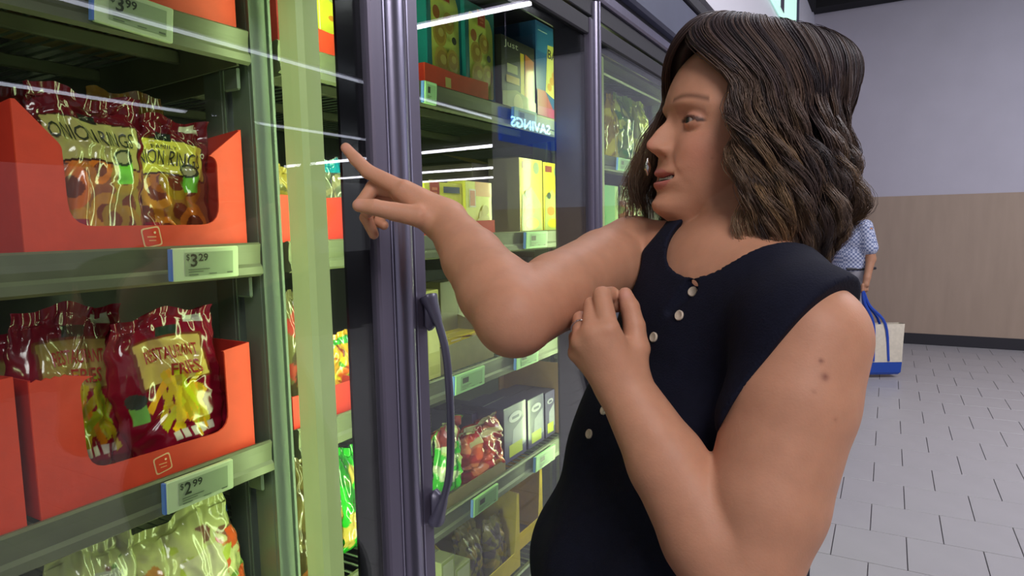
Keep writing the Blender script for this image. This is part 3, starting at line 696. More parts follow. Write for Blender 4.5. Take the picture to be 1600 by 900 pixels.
e = empty('storage_carton'); tag(e, 'brownish grey carton with bent flaps, left of the tall yellow boxes', 'carton')
MB().box((-.30, 0, 0), (0, yb_ - ya_, .195), C(112, 104, 96), bev=.002).build('carton_body', M['card'], e, col=True)
MB().add([(-.01, 0, .197), (-.01, yb_ - ya_, .197), (-.10, yb_ - ya_ + .02, .222), (-.10, 0, .224)], [(0, 1, 2, 3)], C(170, 150, 90)).add([(-.01, 0, .198), (-.10, 0, .225), (-.10, yb_ - ya_ + .02, .223), (-.01, yb_ - ya_, .198)], [(0, 1, 2, 3)], C(170, 150, 90)).build('carton_flap', M['card'], e, col=True)
place(e, -1.0, ya_, SH[1] + ZT)
# middle bay, far left strip seen between lamp cover and upright
def strip_y(px, z, X=-.90): return Yat(px, z, X)
retail_box(500, 538, -80, SH[0] + .004, -.90, .06, YEL, yellow_art(4), 'yellow box in the narrow gap right of the lamp post')
tray(494, 540, SH[0], .050, Xc, .2, 'red tray in the gap right of the lamp post, top shelf')
carton('display_carton', [(0, 0), (.055, 0), (.055, .22), (0, .22)], .25, 'red-brown carton, coloured dark for its shade, between the upright and the lamp post', -.90, Yat(430, SH[0] + .1, -.90), SH[0], col=C(120, 26, 26), back_h=.22, side_h=.22)  # shadow in the gap is put into the dark red colour
tray(440, 546, SH[1], .082, Xc, .2, 'red tray passing behind the lamp post, second shelf', col=C(206, 50, 34))
B_ = bag_px(440, 492, 262, SH[1], -.93); bag('snack_bag', B_['w'], B_['h'], .05, paint_mix((150, 130, 60), [(190, 160, 50), (90, 90, 60), (206, 190, 90)], 50, 5), 'golden snack bag left of the lamp post on the second shelf', (-.94, B_['y'], SH[1] + .002), seed=51, n=(50, 60))
B_ = bag_px(505, 552, 250, SH[1], -.93); bag('snack_bag', B_['w'], B_['h'], .05, paint_mix((110, 112, 96), [(60, 60, 60), (206, 196, 130), (150, 140, 110)], 50, 6, [(-1, .82, 1, 1, (30, 140, 170))]), 'grey snack bag with a teal top behind the pointing finger', (-.94, B_['y'], SH[1] + .002), seed=53, n=(50, 60))
tray(458, 562, SH[2], .058, Xc, .2, 'red tray passing behind the lamp post, third shelf', col=C(196, 50, 40))
B_ = bag_px(450, 500, 455, SH[2], -.93); bag('snack_bag', B_['w'], B_['h'], .05, paint_mix((96, 90, 60), [(150, 120, 60), (60, 50, 40), (150, 50, 50)], 50, 7, size=.3), 'brown clear-film bag left of the lamp post on the third shelf', (-.94, B_['y'], SH[2] + .002), seed=55, n=(50, 60))
B_ = bag_px(512, 565, 520, SH[2], -.93); bag('snack_bag', B_['w'], B_['h'], .05, paint_mix((220, 160, 40), [(226, 90, 30), (236, 206, 50), (150, 40, 30), (60, 160, 50)], 70, 8, [(-1, .84, 1, .92, (60, 170, 60))]), 'orange and yellow bag right of the lamp post on the third shelf', (-.94, B_['y'], SH[2] + .002), seed=57, n=(60, 70))
for (p0, p1, pt, z, base, sp, lab, sd) in (
    (466, 510, 705, SH[3], (90, 80, 50), [(150, 90, 50), (60, 50, 34)], 'brown bag left of the lamp post on the fourth shelf', 61),
    (535, 585, 695, SH[3], (40, 170, 40), [(30, 110, 30), (206, 170, 90)], 'bright green bag right of the lamp post on the fourth shelf', 63)):
    B_ = bag_px(p0, p1, pt, z, -.93); bag('vegetable_bag', B_['w'], B_['h'], .05, paint_mix(base, sp, 30, sd, size=.3), lab, (-.94, B_['y'], z + .002), seed=sd, n=(50, 60))
for (p0, p1, z, base, sp, lab, sd) in ((480, 530, SH[4], (50, 130, 60), [(150, 60, 50), (40, 80, 50), (190, 150, 90)], 'green and brown bag low beside the lamp post', 65), (560, 600, SH[4], (150, 130, 80), [(196, 160, 110), (90, 70, 50)], 'tan bag low behind the door edge', 67)):
    B_ = bag_px(p0, p1, 800, z, -.93); bag('vegetable_bag', B_['w'], .21, .05, paint_mix(base, sp, 30, sd, size=.3), lab, (-.94, B_['y'], z + .002), seed=sd, n=(50, 60))
# middle bay third shelf seen below the raised arm
ya_, yb_ = Yat(688, SH[2] + .05, -.89), Yat(771, SH[2] + .05, -.89)
carton('storage_carton', [(0, 0), (yb_ - ya_, 0), (yb_ - ya_, .075), (0, .062)], .22, 'olive card carton with a yellow label below the bent elbow', -.89, ya_, SH[2], col=C(134, 126, 84), back_h=.16, side_h=.14)
def ylab(a, w, h): a.poly(fillet([(0, 0), (w, 0), (w, h), (0, h)], [.0, .012, .02, .01], 4), C(236, 214, 28)); a.rect(w * .35, h * .75, w * .55, h * .82, C(150, 60, 40)); a.rect(w * .35, h * .25, w * .55, h * .32, C(150, 60, 40)); a.rect(w * .6, h * .2, w * .75, h * .85, C(226, 200, 120)); a.rect(w * .05, h * .6, w * .3, h * .75, C(246, 236, 170))
retail_box(700, 758, 512, SH[2] + .045, -.93, .08, C(216, 196, 30), ylab, 'yellow labelled box standing in the olive card carton')
bb = bpy.data.objects[-1] if False else None
retail_box(690, 742, 432, SH[2] + .004, -1.0, .05, C(120, 116, 78), lambda a, w, h: (a.rect(w * .1, h * .1, w * .9, h * .12, C(90, 86, 60)), a.rect(w * .48, h * .1, w * .50, h * .95, C(84, 80, 56))), 'olive card box standing behind the yellow labelled box')
retail_box(668, 688, 450, SH[2], -.885, .08, C(206, 206, 120), lambda a, w, h: (a.rect(w * .1, h * .3, w * .9, h * .9, C(226, 226, 150)), a.rect(w * .1, h * .05, w * .9, h * .15, C(190, 190, 100))), 'pale yellow box seen beside the door handle')
for i, (p0, p1, pt, col, lab) in enumerate(((792, 812, 402, (30, 34, 42), 'black tub under the second rail, left of two'), (814, 834, 400, (36, 40, 48), 'black tub under the second rail, right of two'), (838, 872, 408, (176, 116, 30), 'orange-brown box above the bent arm'), (800, 822, 432, (40, 60, 84), 'dark blue box with a white line above the bent arm'), (823, 838, 430, (190, 186, 60), 'yellow-green narrow box above the bent arm'))):
    retail_box(p0, p1, pt, SH[2], -.93 - (.10 if i < 3 else 0), .06, C(*col), (lambda a, w, h: (a.rect(w * .1, h * .72, w * .9, h * .76, C(150, 170, 170)), a.rect(w * .2, h * .3, w * .8, h * .6, C(90, 96, 100)))) if i != 2 else (lambda a, w, h: (a.rect(w * .1, h * .5, w * .9, h * .9, C(190, 130, 40)), a.rect(w * .1, h * .1, w * .9, h * .4, C(150, 90, 26)))), lab)
# fourth shelf: purple boxes, red bag, green bag
def purple(a, w, h): a.rect(.001, .001, w - .001, h - .001, C(94, 84, 128)); a.poly([(w * .3, h * .1), (w * .95, h * .2), (w * .9, h * .7), (w * .4, h * .55)], C(170, 166, 190)); a.rect(w * .2, h * .08, w * .8, h * .3, C(206, 214, 80)); a.ell(w * .5, h * .78, w * .3, w * .12, C(200, 196, 216)); a.rect(w * .34, h * .75, w * .66, h * .80, C(96, 86, 130))
for p0, p1, pt, X, lab in ((738, 772, 630, -.985, 'purple box, leftmost in the row on the fourth shelf'), (788, 822, 622, -.90, 'purple box, second in the row on the fourth shelf'), (825, 850, 612, -.90, 'purple box, third in the row on the fourth shelf'), (852, 867, 606, -.90, 'purple box, rightmost in the row beside the brown card')):
    retail_box(p0, p1, pt, SH[3] + (.004 if X < -.91 else 0), X, .14, C(64, 58, 92), purple, lab, rz=.0)
e = empty('card_divider'); tag(e, 'brown card panel at the right of the purple boxes', 'card'); MB().box((-.2, 0, 0), (0, .004, .225), C(168, 128, 84)).box((-.204, -.03, 0), (-.2, .004, .225), C(168, 128, 84)).build('card_panel', M['card'], e, col=True); place(e, -.885, Yat(874, SH[3] + .1, -.885), SH[3] + ZT)
carton('display_tray', [(0, 0), (Yat(790, SH[3], Xc) - Yat(690, SH[3], Xc), 0), (Yat(790, SH[3], Xc) - Yat(690, SH[3], Xc), .030), (0, .030)], .20, 'brown card tray holding the red and green bags', Xc, Yat(690, SH[3], Xc), SH[3], col=C(140, 124, 84), cat='tray')
B_ = bag_px(718, 784, 648, SH[3], -.92); bag('snack_bag', B_['w'], B_['h'], .07, paint_mix((196, 44, 48), [(226, 90, 60), (150, 30, 40), (230, 130, 90)], 30, 9, [(-.7, .62, .9, .70, (214, 196, 150)), (-.9, .88, .9, 1, (206, 200, 160)), (-.1, .1, .3, .2, (226, 150, 40))], size=.3), 'crumpled red bag with cream folded top in the card tray', (-.93, B_['y'], SH[3] + .004), seed=71, n=(80, 90), curl=.6, rx=.1, wrinkle=1.8, slump=1)
B_ = bag_px(680, 718, 652, SH[3], -.92); bag('snack_bag', B_['w'], B_['h'], .06, paint_mix((60, 190, 50), [(40, 150, 40), (206, 220, 140), (226, 236, 200)], 30, 10, [(-1, .66, 1, 1, (150, 60, 56)), (-.5, .7, .3, 1, (206, 206, 160))], size=.25), 'green bag with a red top behind the door handle', (-.93, B_['y'], SH[3] + .004), seed=73, n=(60, 70), curl=.3, wrinkle=1.4)
# lowest shelf
ya_, yb_ = Yat(736, SH[4] + .1, -.885), Yat(812, SH[4] + .1, -.885); wq = yb_ - ya_
carton('display_carton', [(0, 0), (wq, 0), (wq, .215), (wq - .012, .215), (wq - .03, .05), (.03, .05), (.012, .08), (0, .08)], .22, 'yellow-edged card carton low in the middle bay', -.885, ya_, SH[4], col=C(206, 178, 44), inner=C(150, 136, 76), back_h=.23, side_h=.22)
for j in range(3): bag('vegetable_bag', .10, .16, .05, paint_mix((140, 132, 70), [(176, 150, 60), (90, 90, 60), (96, 84, 90)], 30, 80 + j, size=.3), ['dull yellow bag at the left in the low yellow-edged carton', 'dull yellow bag in the middle of the low yellow-edged carton', 'dull yellow bag at the right in the low yellow-edged carton'][j], (-.885 - .05 - .055 * (j % 2), ya_ + .065 + j * (wq - .13) / 2, SH[4] + .003), seed=80 + j, n=(40, 50))
carton('display_carton', [(0, 0), (.22, 0), (.22, .235), (.208, .235), (.19, .05), (.03, .05), (.012, .235), (0, .235)], .22, 'bright yellow-edged carton low beside the blouse', -.93, yb_ + .01, SH[4], col=C(216, 178, 36), inner=C(110, 96, 84), back_h=.24, side_h=.24)
for j, (p0, p1, pt) in enumerate(((692, 712, 862), (713, 736, 870))):
    retail_box(p0, p1, pt, SH[4], -.885, .09, C(196, 200, 150), lambda a, w, h: (a.rect(.002, .002, w - .002, h - .002, C(176, 190, 110)), a.rect(w * .1, h * .7, w * .9, h * .95, C(214, 218, 180)), a.ell(w * .5, h * .4, w * .3, w * .2, C(130, 80, 60))), ['pale boxed vegetables, left one in the bottom corner of the glass', 'pale boxed vegetables, right one in the bottom corner of the glass'][j])
# third bay
for (p0, p1, pt, X, base, sp, lab, sd) in ((946, 958, 148, -.93, (150, 120, 40), [(200, 180, 60)], 'narrow golden bag at the left edge of the third door', 91), (957, 985, 150, -.93, (120, 150, 60), [(206, 214, 60), (60, 140, 50), (226, 230, 120)], 'green and yellow bag in the third bay, left of two', 93), (984, 1010, 160, -.93, (150, 160, 60), [(226, 226, 80), (240, 240, 150)], 'yellow-green bag in the third bay, right of two', 95)):
    B_ = bag_px(p0, p1, pt, SH3[1], X); bag('vegetable_bag', B_['w'], B_['h'], .06, paint_mix(base, sp, 30, sd, size=.3), lab, (X, B_['y'], SH3[1] + .002), seed=sd, n=(50, 60))
retail_box(944, 966, 290, SH3[2], -.90, .10, C(40, 150, 70), lambda a, w, h: (a.rect(.002, .002, w - .002, h - .002, C(60, 176, 84)), a.rect(w * .75, .002, w - .002, h - .002, C(150, 206, 90))), 'green box in the third bay at the door edge')
B_ = bag_px(968, 1002, 292, SH3[2], -.93); bag('vegetable_bag', B_['w'], B_['h'], .06, paint_mix((150, 170, 90), [(206, 220, 90), (176, 90, 50), (226, 226, 150)], 30, 97, size=.3), 'pale green bag beside the green box in the third bay', (-.93, B_['y'], SH3[2] + .002), seed=97, n=(50, 60))
for j in range(4): bag('vegetable_bag', .16, .20, .06, paint_mix((140, 160, 80), [(206, 210, 90), (60, 130, 50)], 30, 100 + j, size=.3), ['pale green bag further along in the third bay, first of four hidden behind the hair', 'pale green bag further along in the third bay, second of four hidden behind the hair', 'pale green bag further along in the third bay, third of four hidden behind the hair', 'pale green bag further along in the third bay, last of four hidden behind the hair'][j], (-1.06, 2.36 + (j % 2) * .19, SH3[1 + j // 2] + .002), seed=100 + j, n=(30, 40))
# the blue lit sign whose mirror image shows on the middle door
e = empty('aisle_sign'); tag(e, 'blue lit hanging sign seen only mirrored in the door glass', 'sign')
p = [onX(*q, -4.0) for q in ((785, 165), (872, 238))]; ya_, yb_ = p[0][1], p[1][1]; zc_ = (p[0][2] + p[1][2]) / 2
mb = mat('sign_blue', C(20, 60, 170), 0.4, emit=C(24, 70, 190), es=1.4, noise=.02); mw = mat('sign_white', C(200, 240, 255), 0.4, emit=C(170, 235, 255), es=9, noise=.02)
MB().box((0, ya_, -.19), (.05, yb_, .21), bev=.01).build('sign_panel', mb, e)
V, F = text_mesh('SAVINGS', .02); mesh_obj('lettering', [(-.006, yb_ - .20 - (yb_ - ya_ - .42) * v[0], .0 + .13 * v[1]) for v in V], F, mw, e)
V2, F2 = text_mesh('SAVINGS', .02)
for y in (ya_ + .2, yb_ - .2): MB().tube([(.03, y, .21), (.03, y, 3.95 - zc_)], .006, 6).build('hanger', M['stile'], e)
e.location = (2.73, 0, zc_)
# pale panel and greenish lit sign above the freezer, at the far end
e = empty('hanging_sign'); tag(e, 'greenish white lit sign peeking out above the hair by the dark ceiling', 'sign')
mg = mat('lit_sign_face', C(190, 230, 214), .4, emit=C(190, 236, 220), es=.9, noise=.02)
MB().box((-.19, -.02, -.27), (.19, .02, .27), bev=.008).build('lit_face', mg, e)
MB().box((-.02, -.024, -.27), (.015, -.021, .27)).build('divider_bar', M['stile'], e); MB().box((.17, -.026, -.28), (.20, .024, .28), bev=.004).build('frame', M['panel'], e)
pa, pb = onX(1187, 18, -.76), onX(1246, 16, -.76); e.location = (-.775, (pa[1] + pb[1]) / 2, (pa[2] + pb[2]) / 2 + .27); e.rotation_euler = (0, 0, PI / 2); e.scale = ((pb[1] - pa[1]) / .38, 1, 1)

# ================================================================ people: signed distance fields meshed with surface nets
def nrm(v): v = np.array(v, float); return v / np.linalg.norm(v)
class Ell:
    def __init__(s, c, r, k=.02, Rm=None):
        s.c = np.array(c, float); s.r = np.array(r, float) * np.ones(3); s.k = k; s.R = Rm; s.b = s.r.max()
        s.lo = s.c - s.b; s.hi = s.c + s.b
    def d(s, P):
        q = P - s.c
        if s.R is not None: q = q @ s.R
        k0 = np.sqrt(((q / s.r) ** 2).sum(1)); k1 = np.sqrt(((q / (s.r ** 2)) ** 2).sum(1)) + 1e-9
        return k0 * (k0 - 1) / k1
class Cap:
    def __init__(s, a, b, ra, rb, k=.02):
        s.a = np.array(a, float); s.bb = np.array(b, float); s.ra = ra; s.rb = rb; s.k = k; m = max(ra, rb)
        s.lo = np.minimum(s.a, s.bb) - m; s.hi = np.maximum(s.a, s.bb) + m
    def d(s, P):
        ba = s.bb - s.a; t = np.clip(((P - s.a) @ ba) / (ba @ ba), 0, 1)
        return np.sqrt(((P - s.a - t[:, None] * ba) ** 2).sum(1)) - (s.ra + (s.rb - s.ra) * t)
class Sub:          # smooth subtraction
    def __init__(s, p, k): s.p = p; s.k = k; s.lo = p.lo; s.hi = p.hi; s.sub = True
def chain(pts, rs, k=.02, sub=1):
    return [Cap(pts[i], pts[i + 1], rs[i], rs[i + 1], k) for i in range(len(pts) - 1)]
def field(prims):
    def f(P):
        out = np.empty(len(P)); CH = 40000
        for s in range(0, len(P), CH):
            Q = P[s:s + CH]; lo = Q.min(0); hi = Q.max(0); d = np.full(len(Q), .15)
            for p in prims:
                m = .05
                if (p.lo - m > hi).any() or (p.hi + m < lo).any(): continue
                sel = ((Q > p.lo - m) & (Q < p.hi + m)).all(1)
                if not sel.any(): continue
                q = Q[sel]; k = p.k
                if getattr(p, 'sub', False):
                    a = d[sel]; b = -p.p.d(q); h = np.maximum(k - np.abs(a - b), 0) / k; d[sel] = np.maximum(a, b) + h * h * k / 4
                else:
                    a = d[sel]; b = p.d(q); h = np.maximum(k - np.abs(a - b), 0) / k; d[sel] = np.minimum(a, b) - h * h * k / 4
            out[s:s + CH] = d
        return out
    return f
def surface_nets(f, lo, hi, h, B=8):
    lo = np.array(lo, float); hi = np.array(hi, float); nb = np.ceil((hi - lo) / (h * B)).astype(int)
    g = np.stack(np.meshgrid(*[np.arange(n) for n in nb], indexing='ij'), -1).reshape(-1, 3)
    cen = lo + (g + .5) * h * B; act = g[np.abs(f(cen)) < h * B * 1.05 + .014]
    key = lambda c: (c[:, 0].astype(np.int64) << 40) + (c[:, 1].astype(np.int64) << 20) + c[:, 2]
    cr = np.arange(B + 1); off = np.stack(np.meshgrid(cr, cr, cr, indexing='ij'), -1).reshape(-1, 3)
    cells = []; verts = []; edge_sign = []
    for s in range(0, len(act), 120):
        a = act[s:s + 120]; ci = a[:, None, :] * B + off[None]; D = f((lo + ci.reshape(-1, 3) * h)).reshape(len(a), B + 1, B + 1, B + 1)
        S = D < 0
        c8 = [(i, j, k) for i in (0, 1) for j in (0, 1) for k in (0, 1)]
        sl = lambda A, c: A[:, c[0]:B + c[0], c[1]:B + c[1], c[2]:B + c[2]]
        cnt = sum(sl(S, c).astype(int) for c in c8); m = (cnt > 0) & (cnt < 8)
        w = np.argwhere(m)
        if not len(w): continue
        vals = {c: sl(D, c)[m] for c in c8}; acc = np.zeros((len(w), 3)); n = np.zeros(len(w))
        for c in c8:
            for ax in range(3):
                if c[ax] == 0:
                    e = list(c); e[ax] = 1; va, vb = vals[c], vals[tuple(e)]; x = (va < 0) != (vb < 0)
                    t = np.where(x, va / np.where(x, va - vb, 1), 0); p = np.tile(np.array(c, float), (len(w), 1)); p[:, ax] += t
                    acc[x] += p[x]; n[x] += 1
        cc = a[w[:, 0]] * B + w[:, 1:]; cells.append(cc); verts.append(lo + (cc + acc / n[:, None]) * h)
        v0 = vals[(0, 0, 0)] < 0
        edge_sign.append(np.stack([v0.astype(int) - (vals[(1, 0, 0)] < 0), v0.astype(int) - (vals[(0, 1, 0)] < 0), v0.astype(int) - (vals[(0, 0, 1)] < 0)], 1))
    cells = np.concatenate(cells); verts = np.concatenate(verts); es = np.concatenate(edge_sign)
    k = key(cells); o = np.argsort(k); ks = k[o]
    def find(c):
        kk = key(c); i = np.searchsorted(ks, kk); i = np.clip(i, 0, len(ks) - 1); return np.where(ks[i] == kk, o[i], -1)
    F = []
    for ax in range(3):
        u = np.eye(3, dtype=int)[(ax + 1) % 3]; v = np.eye(3, dtype=int)[(ax + 2) % 3]
        idx = np.nonzero(es[:, ax])[0]; c = cells[idx]
        q = np.stack([idx, find(c - u), find(c - u - v), find(c - v)], 1); s = es[idx, ax]
        ok = (q >= 0).all(1); q = q[ok]; s = s[ok]; q[s < 0] = q[s < 0][:, ::-1]; F.append(q)
    F = np.concatenate(F)
    for _ in range(2):
        e = h * .3; d = f(verts); G = np.stack([f(verts + e * ax) - f(verts - e * ax) for ax in np.eye(3)], 1) / (2 * e)
        st = d[:, None] * G / np.maximum((G ** 2).sum(1), .2)[:, None]; L = np.linalg.norm(st, axis=1, keepdims=True); verts = verts - st * np.minimum(1, h * .7 / np.maximum(L, 1e-9))
    return verts, F
def fast_mesh(name, V, F, m, parent=None, colors=None, smooth=True):
    me = bpy.data.meshes.new(name); k = F.shape[1]
    me.vertices.add(len(V)); me.vertices.foreach_set('co', V.astype(np.float32).ravel())
    me.loops.add(len(F) * k); me.loops.foreach_set('vertex_index', F.astype(np.int32).ravel())
    me.polygons.add(len(F)); me.polygons.foreach_set('loop_start', np.arange(0, len(F) * k, k, dtype=np.int32)); me.polygons.foreach_set('loop_total', np.full(len(F), k, dtype=np.int32))
    me.update(calc_edges=True); me.validate()
    if smooth: me.polygons.foreach_set('use_smooth', [True] * len(me.polygons))
    me.materials.append(m)
    if colors is not None:
        a = me.color_attributes.new('Col', 'FLOAT_COLOR', 'POINT'); c = np.ones((len(V), 4), dtype=np.float32); c[:, :3] = colors; a.data.foreach_set('color', c.ravel())
    return link(bpy.data.objects.new(name, me), parent)
def vnoise(P, sc, seed=0, octv=3):
    r = np.random.default_rng(seed); out = 0
    for o in range(octv):
        for _ in range(4):
            d = nrm(r.normal(size=3)) * sc * 2 ** o; out = out + np.sin(P @ d + r.uniform(0, 6.28)) / 2 ** o / 4
    return out

M['skin'] = mat('skin', (1, 1, 1), 0.54, vc=True, noise=0.05, scale=55, bump=0.12, bscale=420, sss=0.25, spec=0.36)
M['cloth'] = mat('navy_crepe_cloth', srgb(15, 17, 34), 0.88, noise=0.12, scale=90, bump=0.35, bscale=500, spec=0.25)
M['denim'] = mat('dark_denim', srgb(22, 26, 52), 0.85, noise=0.2, scale=200, bump=0.4, bscale=700)
M['hair'] = mat('brown_hair', (1, 1, 1), 0.48, vc=True, spec=0.4, noise=0.05, scale=60)
M['eye'] = mat('eye', (1, 1, 1), 0.22, vc=True, noise=0.02)
M['button'] = mat('pearl_button', srgb(206, 190, 168), 0.25, noise=0.1, scale=200, coat=.5)
SK = np.array(C(194, 140, 110))

# ---- frames
S0 = np.array([-.160, .808, 1.322]); LT = np.array([.825, -.565, 0.]); FW = np.array([-.565, -.825, 0.]); UPV = np.array([0, 0, 1.])
def T(l, f_, z): return S0 + LT * l + FW * f_ + UPV * z
hip = at(1052, 905, .84)
lean = (hip - S0); lean = lean / abs(lean[2])          # drift of the body axis going down
def TB(l, f_, z): return S0 + lean * abs(z) * (0 if z > 0 else 1) + (UPV * z if z > 0 else 0) + LT * l + FW * f_
TR = np.stack([LT, FW, UPV], 1)
a_ = math.radians(27); rh = nrm([-.207, .978, 0]); left = np.array([-rh[1], rh[0], 0.]);
ff = left * math.cos(a_) - rh * math.sin(a_); ff = nrm(ff); pit = math.radians(9)
HF = ff * math.cos(pit) + UPV * math.sin(pit); HL = np.cross(UPV, ff); HU = np.cross(HF, HL)
HR = np.stack([HF, HL, HU], 1)
HO = at(1073, 186, .775) - HR @ np.array([.083, .032, 0.])
def Hp(x, y, z): return HO + HR @ np.array([x, y, z], float)
def HE(c, r, k=.02): return Ell(Hp(*c), r, k, HR)
def HC(a, b, ra, rb, k=.012): return Cap(Hp(*a), Hp(*b), ra, rb, k)

nb_ = T(0, .0, .045)        # neck base
sr = at(988, 392, .915); er = at(803, 492, .68); wr = at(697, 346, .845)
sl = at(1262, 530, .625); el = at(1158, 925, .60); wl = at(972, 600, .665)
torso = [
    Ell(TB(0, .000, -.10), (.145, .095, .15), .03, TR), Ell(TB(0, .005, -.25), (.135, .098, .16), .03, TR),
    Ell(TB(.066, .055, -.190), (.058, .052, .066), .04, TR), Ell(TB(-.066, .055, -.190), (.058, .052, .066), .04, TR),
    Ell(TB(0, .0, -.40), (.125, .092, .15), .05, TR), Ell(TB(0, -.005, -.58), (.165, .115, .16), .06, TR),
]
shoulders = [Cap(nb_ + LT * .02 - UPV * .02, sl + UPV * .006, .046, .047, .05), Cap(nb_ - LT * .02 - UPV * .02, sr, .046, .045, .05),
             Ell(T(0, -.01, -.03), (.13, .07, .06), .05, TR)]
neck = [Cap(Hp(-.028, 0, -.06), nb_ + UPV * -.03 + FW * -.005, .051, .058, .03),
        Cap(Hp(.005, .030, -.085), T(.012, .055, .01), .014, .011, .02), Cap(T(.02, .062, .005), T(.11, .035, .035), .010, .010, .02), Cap(T(-.02, .062, .005), T(-.11, .035, .035), .010, .010, .02)]
def mid(a, b, t, off=(0, 0, 0)): return a + (b - a) * t + np.array(off)
armR = chain([sr, mid(sr, er, .3), mid(sr, er, .7), er + UPV * -.002, mid(er, wr, .22), mid(er, wr, .55), wr], [.048, .0465, .044, .0405, .042, .036, .0255], .008)
armR += [Cap(er + (er - wr) * .05 - UPV * .004, mid(sr, er, .85), .026, .034, .012)]
armL = chain([sl, mid(sl, el, .25), mid(sl, el, .65), el, mid(el, wl, .25), mid(el, wl, .6), wl], [.0565, .0575, .054, .043, .044, .0375, .0270], .008)
def _tab(pairs, sg=.0022):
    z = np.arange(-.145, .125, .0005); pr = sorted(pairs); v = np.interp(z, [p[0] for p in pr], [p[1] for p in pr]); k = np.exp(-(np.arange(-20, 21) * .0005 / sg) ** 2 / 2); k /= k.sum()
    return z, np.convolve(np.pad(v, 20, 'edge'), k, 'valid')
FP = _tab([(.115, .02), (.100, .048), (.085, .066), (.07, .0775), (.05, .0860), (.03, .0925), (.018, .0945), (.003, .0880), (-.02, .0880), (-.040, .0905), (-.055, .0945), (-.070, .0945), (-.086, .0900), (-.101, .0945), (-.110, .0905), (-.118, .0740), (-.124, .0520), (-.130, .015)])
FWd = _tab([(.115, .02), (.085, .052), (.05, .0655), (.02, .0690), (-.02, .0685), (-.04, .0655), (-.06, .0600), (-.08, .0520), (-.10, .0400), (-.115, .0300), (-.130, .018)], .005)
FN = _tab([(.014, 0), (.008, .0030), (-.002, .0095), (-.013, .0185), (-.023, .0240), (-.0285, .0268), (-.0345, .0262), (-.0390, .0180), (-.0425, .0080), (-.0480, .0010), (-.053, 0)], .0013)
def ga(v, s_): return np.exp(-(v / s_) ** 2)
class Face:
    k = .016
    def __init__(s):
        c = Hp(.045, 0, -.02); s.lo = c - .14; s.hi = c + .14
    def d(s, P):
        Q = (P - HO) @ HR; x, y, z = Q[:, 0], np.abs(Q[:, 1]), Q[:, 2]
        pb = np.interp(z, *FP); W_ = np.interp(z, *FWd); n = np.interp(z, *FN)
        X = .004 + (pb - .004) * np.clip(1 - (y / W_) ** 2.25, 0, 1) ** .46
        wn = .0062 + .0035 * np.clip((-z - .002) / .026, 0, 1)
        X = X + n * ga(y, wn) + .0085 * ga(y - .0122, .0050) * ga(z + .0355, .0060)
        X = X - .0045 * ga(y - .0068, .0028) * ga(z + .0430, .0028)
        X = X - .0125 * ga(y - .032, .0150) * ga(z + .001, .0115) + .0030 * ga(y - .030, .020) * ga(z - .0185, .0065)
        X = X + .0060 * ga(y - .040, .0165) * ga(z + .034, .0175) - .0016 * ga((y - .020) * .90 + (z + .043) * .44, .0040) * ga(z + .060, .016)
        zm = -.0700 + 5.5 * y * y; lw = ga(y, .0215)
        X = X + .0042 * ga(z - zm - .0068, .0045) * lw + .0055 * ga(z - zm + .0078, .0052) * lw + .0035 * ga(z + .103, .010) * ga(y, .014)
        X = X - .0150 * ga(z - zm, .0024) * np.clip((.0270 - y) / .006, 0, 1)
        e = (x - X) * .72; sd = np.maximum(np.maximum((y - W_) * .8, z - .112), -.129 - z); dd = np.maximum(e, -.015 - x)
        h = np.maximum(.012 - np.abs(dd - sd), 0) / .012; return np.maximum(dd, sd) + h * h * .003
head = [HE((-.008, 0, .035), (.098, .073, .081)), Face(), HC((-.002, .052, -.040), (.040, .036, -.085), .015, .012, .02), HC((-.002, -.052, -.040), (.040, -.036, -.085), .015, .012, .02)]
for sg in (1, -1):
    head.append(HE((.0700, sg * .032, -.001), (.0146, .0148, .0136), .003))
    head.append(Sub(HE((.0865, sg * .0335, -.0015), (.0090, .0122, .0034)), .001))
for sg in (1, -1): head += [HE((-.006, sg * .076, -.010), (.014, .006, .028), .006)]
# ---- hands
def finger(pts, rs): return chain([at(*p) if len(p) == 3 and p[0] > 10 else np.array(p) for p in pts], rs, .0022)
hR = []
iM, mM, rM, pM = at(618, 291, .845), at(622, 296, .862), at(629, 306, .876), at(637, 318, .886)
hR += [Cap(wr, mid(wr, iM, .85), .0235, .0150, .014), Cap(wr, mid(wr, mM, .92), .0215, .0145, .012), Cap(wr, mid(wr, rM, .92), .020, .014, .012), Cap(wr, mid(wr, pM, .9), .019, .013, .012)]
hR += finger([tuple(iM), (575, 268, .848), (556, 249, .852), (540.5, 231, .856)], [.0115, .0092, .0082, .0066])
hR += finger([tuple(mM), (583, 293, .862), (566, 317, .850), (574, 332, .842)], [.0115, .0095, .0088, .0076])
hR += finger([tuple(rM), (590, 308, .880), (572, 340, .868), (584, 366, .862)], [.0110, .0092, .0082, .0066])
hR += finger([tuple(pM), (602, 325, .892), (591, 346, .882), (600, 352, .875)], [.0105, .0085, .0075, .0062])
tb = at(655, 338, .822)
hR += [Cap(mid(wr, tb, .3), tb, .0185, .0140, .014)] + finger([tuple(tb), (617, 331, .818), (585, 324, .812), (561, 321, .812)], [.0138, .0115, .0100, .0082])
hL = []
iM, mM, rM, pM = at(949, 516, .650), at(926, 521, .652), at(910, 534, .660), at(904, 551, .672)
hL += [Cap(wl, iM, .0255, .0130, .008), Cap(wl, mM, .025, .0125, .008), Cap(wl, rM, .024, .0120, .008), Cap(wl, pM, .023, .0110, .008), Cap(mid(wl, iM, .4), mid(wl, mM, .85), .017, .012, .008)]
hL += finger([tuple(iM), (941, 462, .668), (955, 461, .688), (964, 478, .692)], [.0115, .0092, .0085, .0070])
hL += finger([tuple(mM), (926, 478, .678), (938, 486, .704), (950, 500, .706)], [.0115, .0092, .0085, .0072])
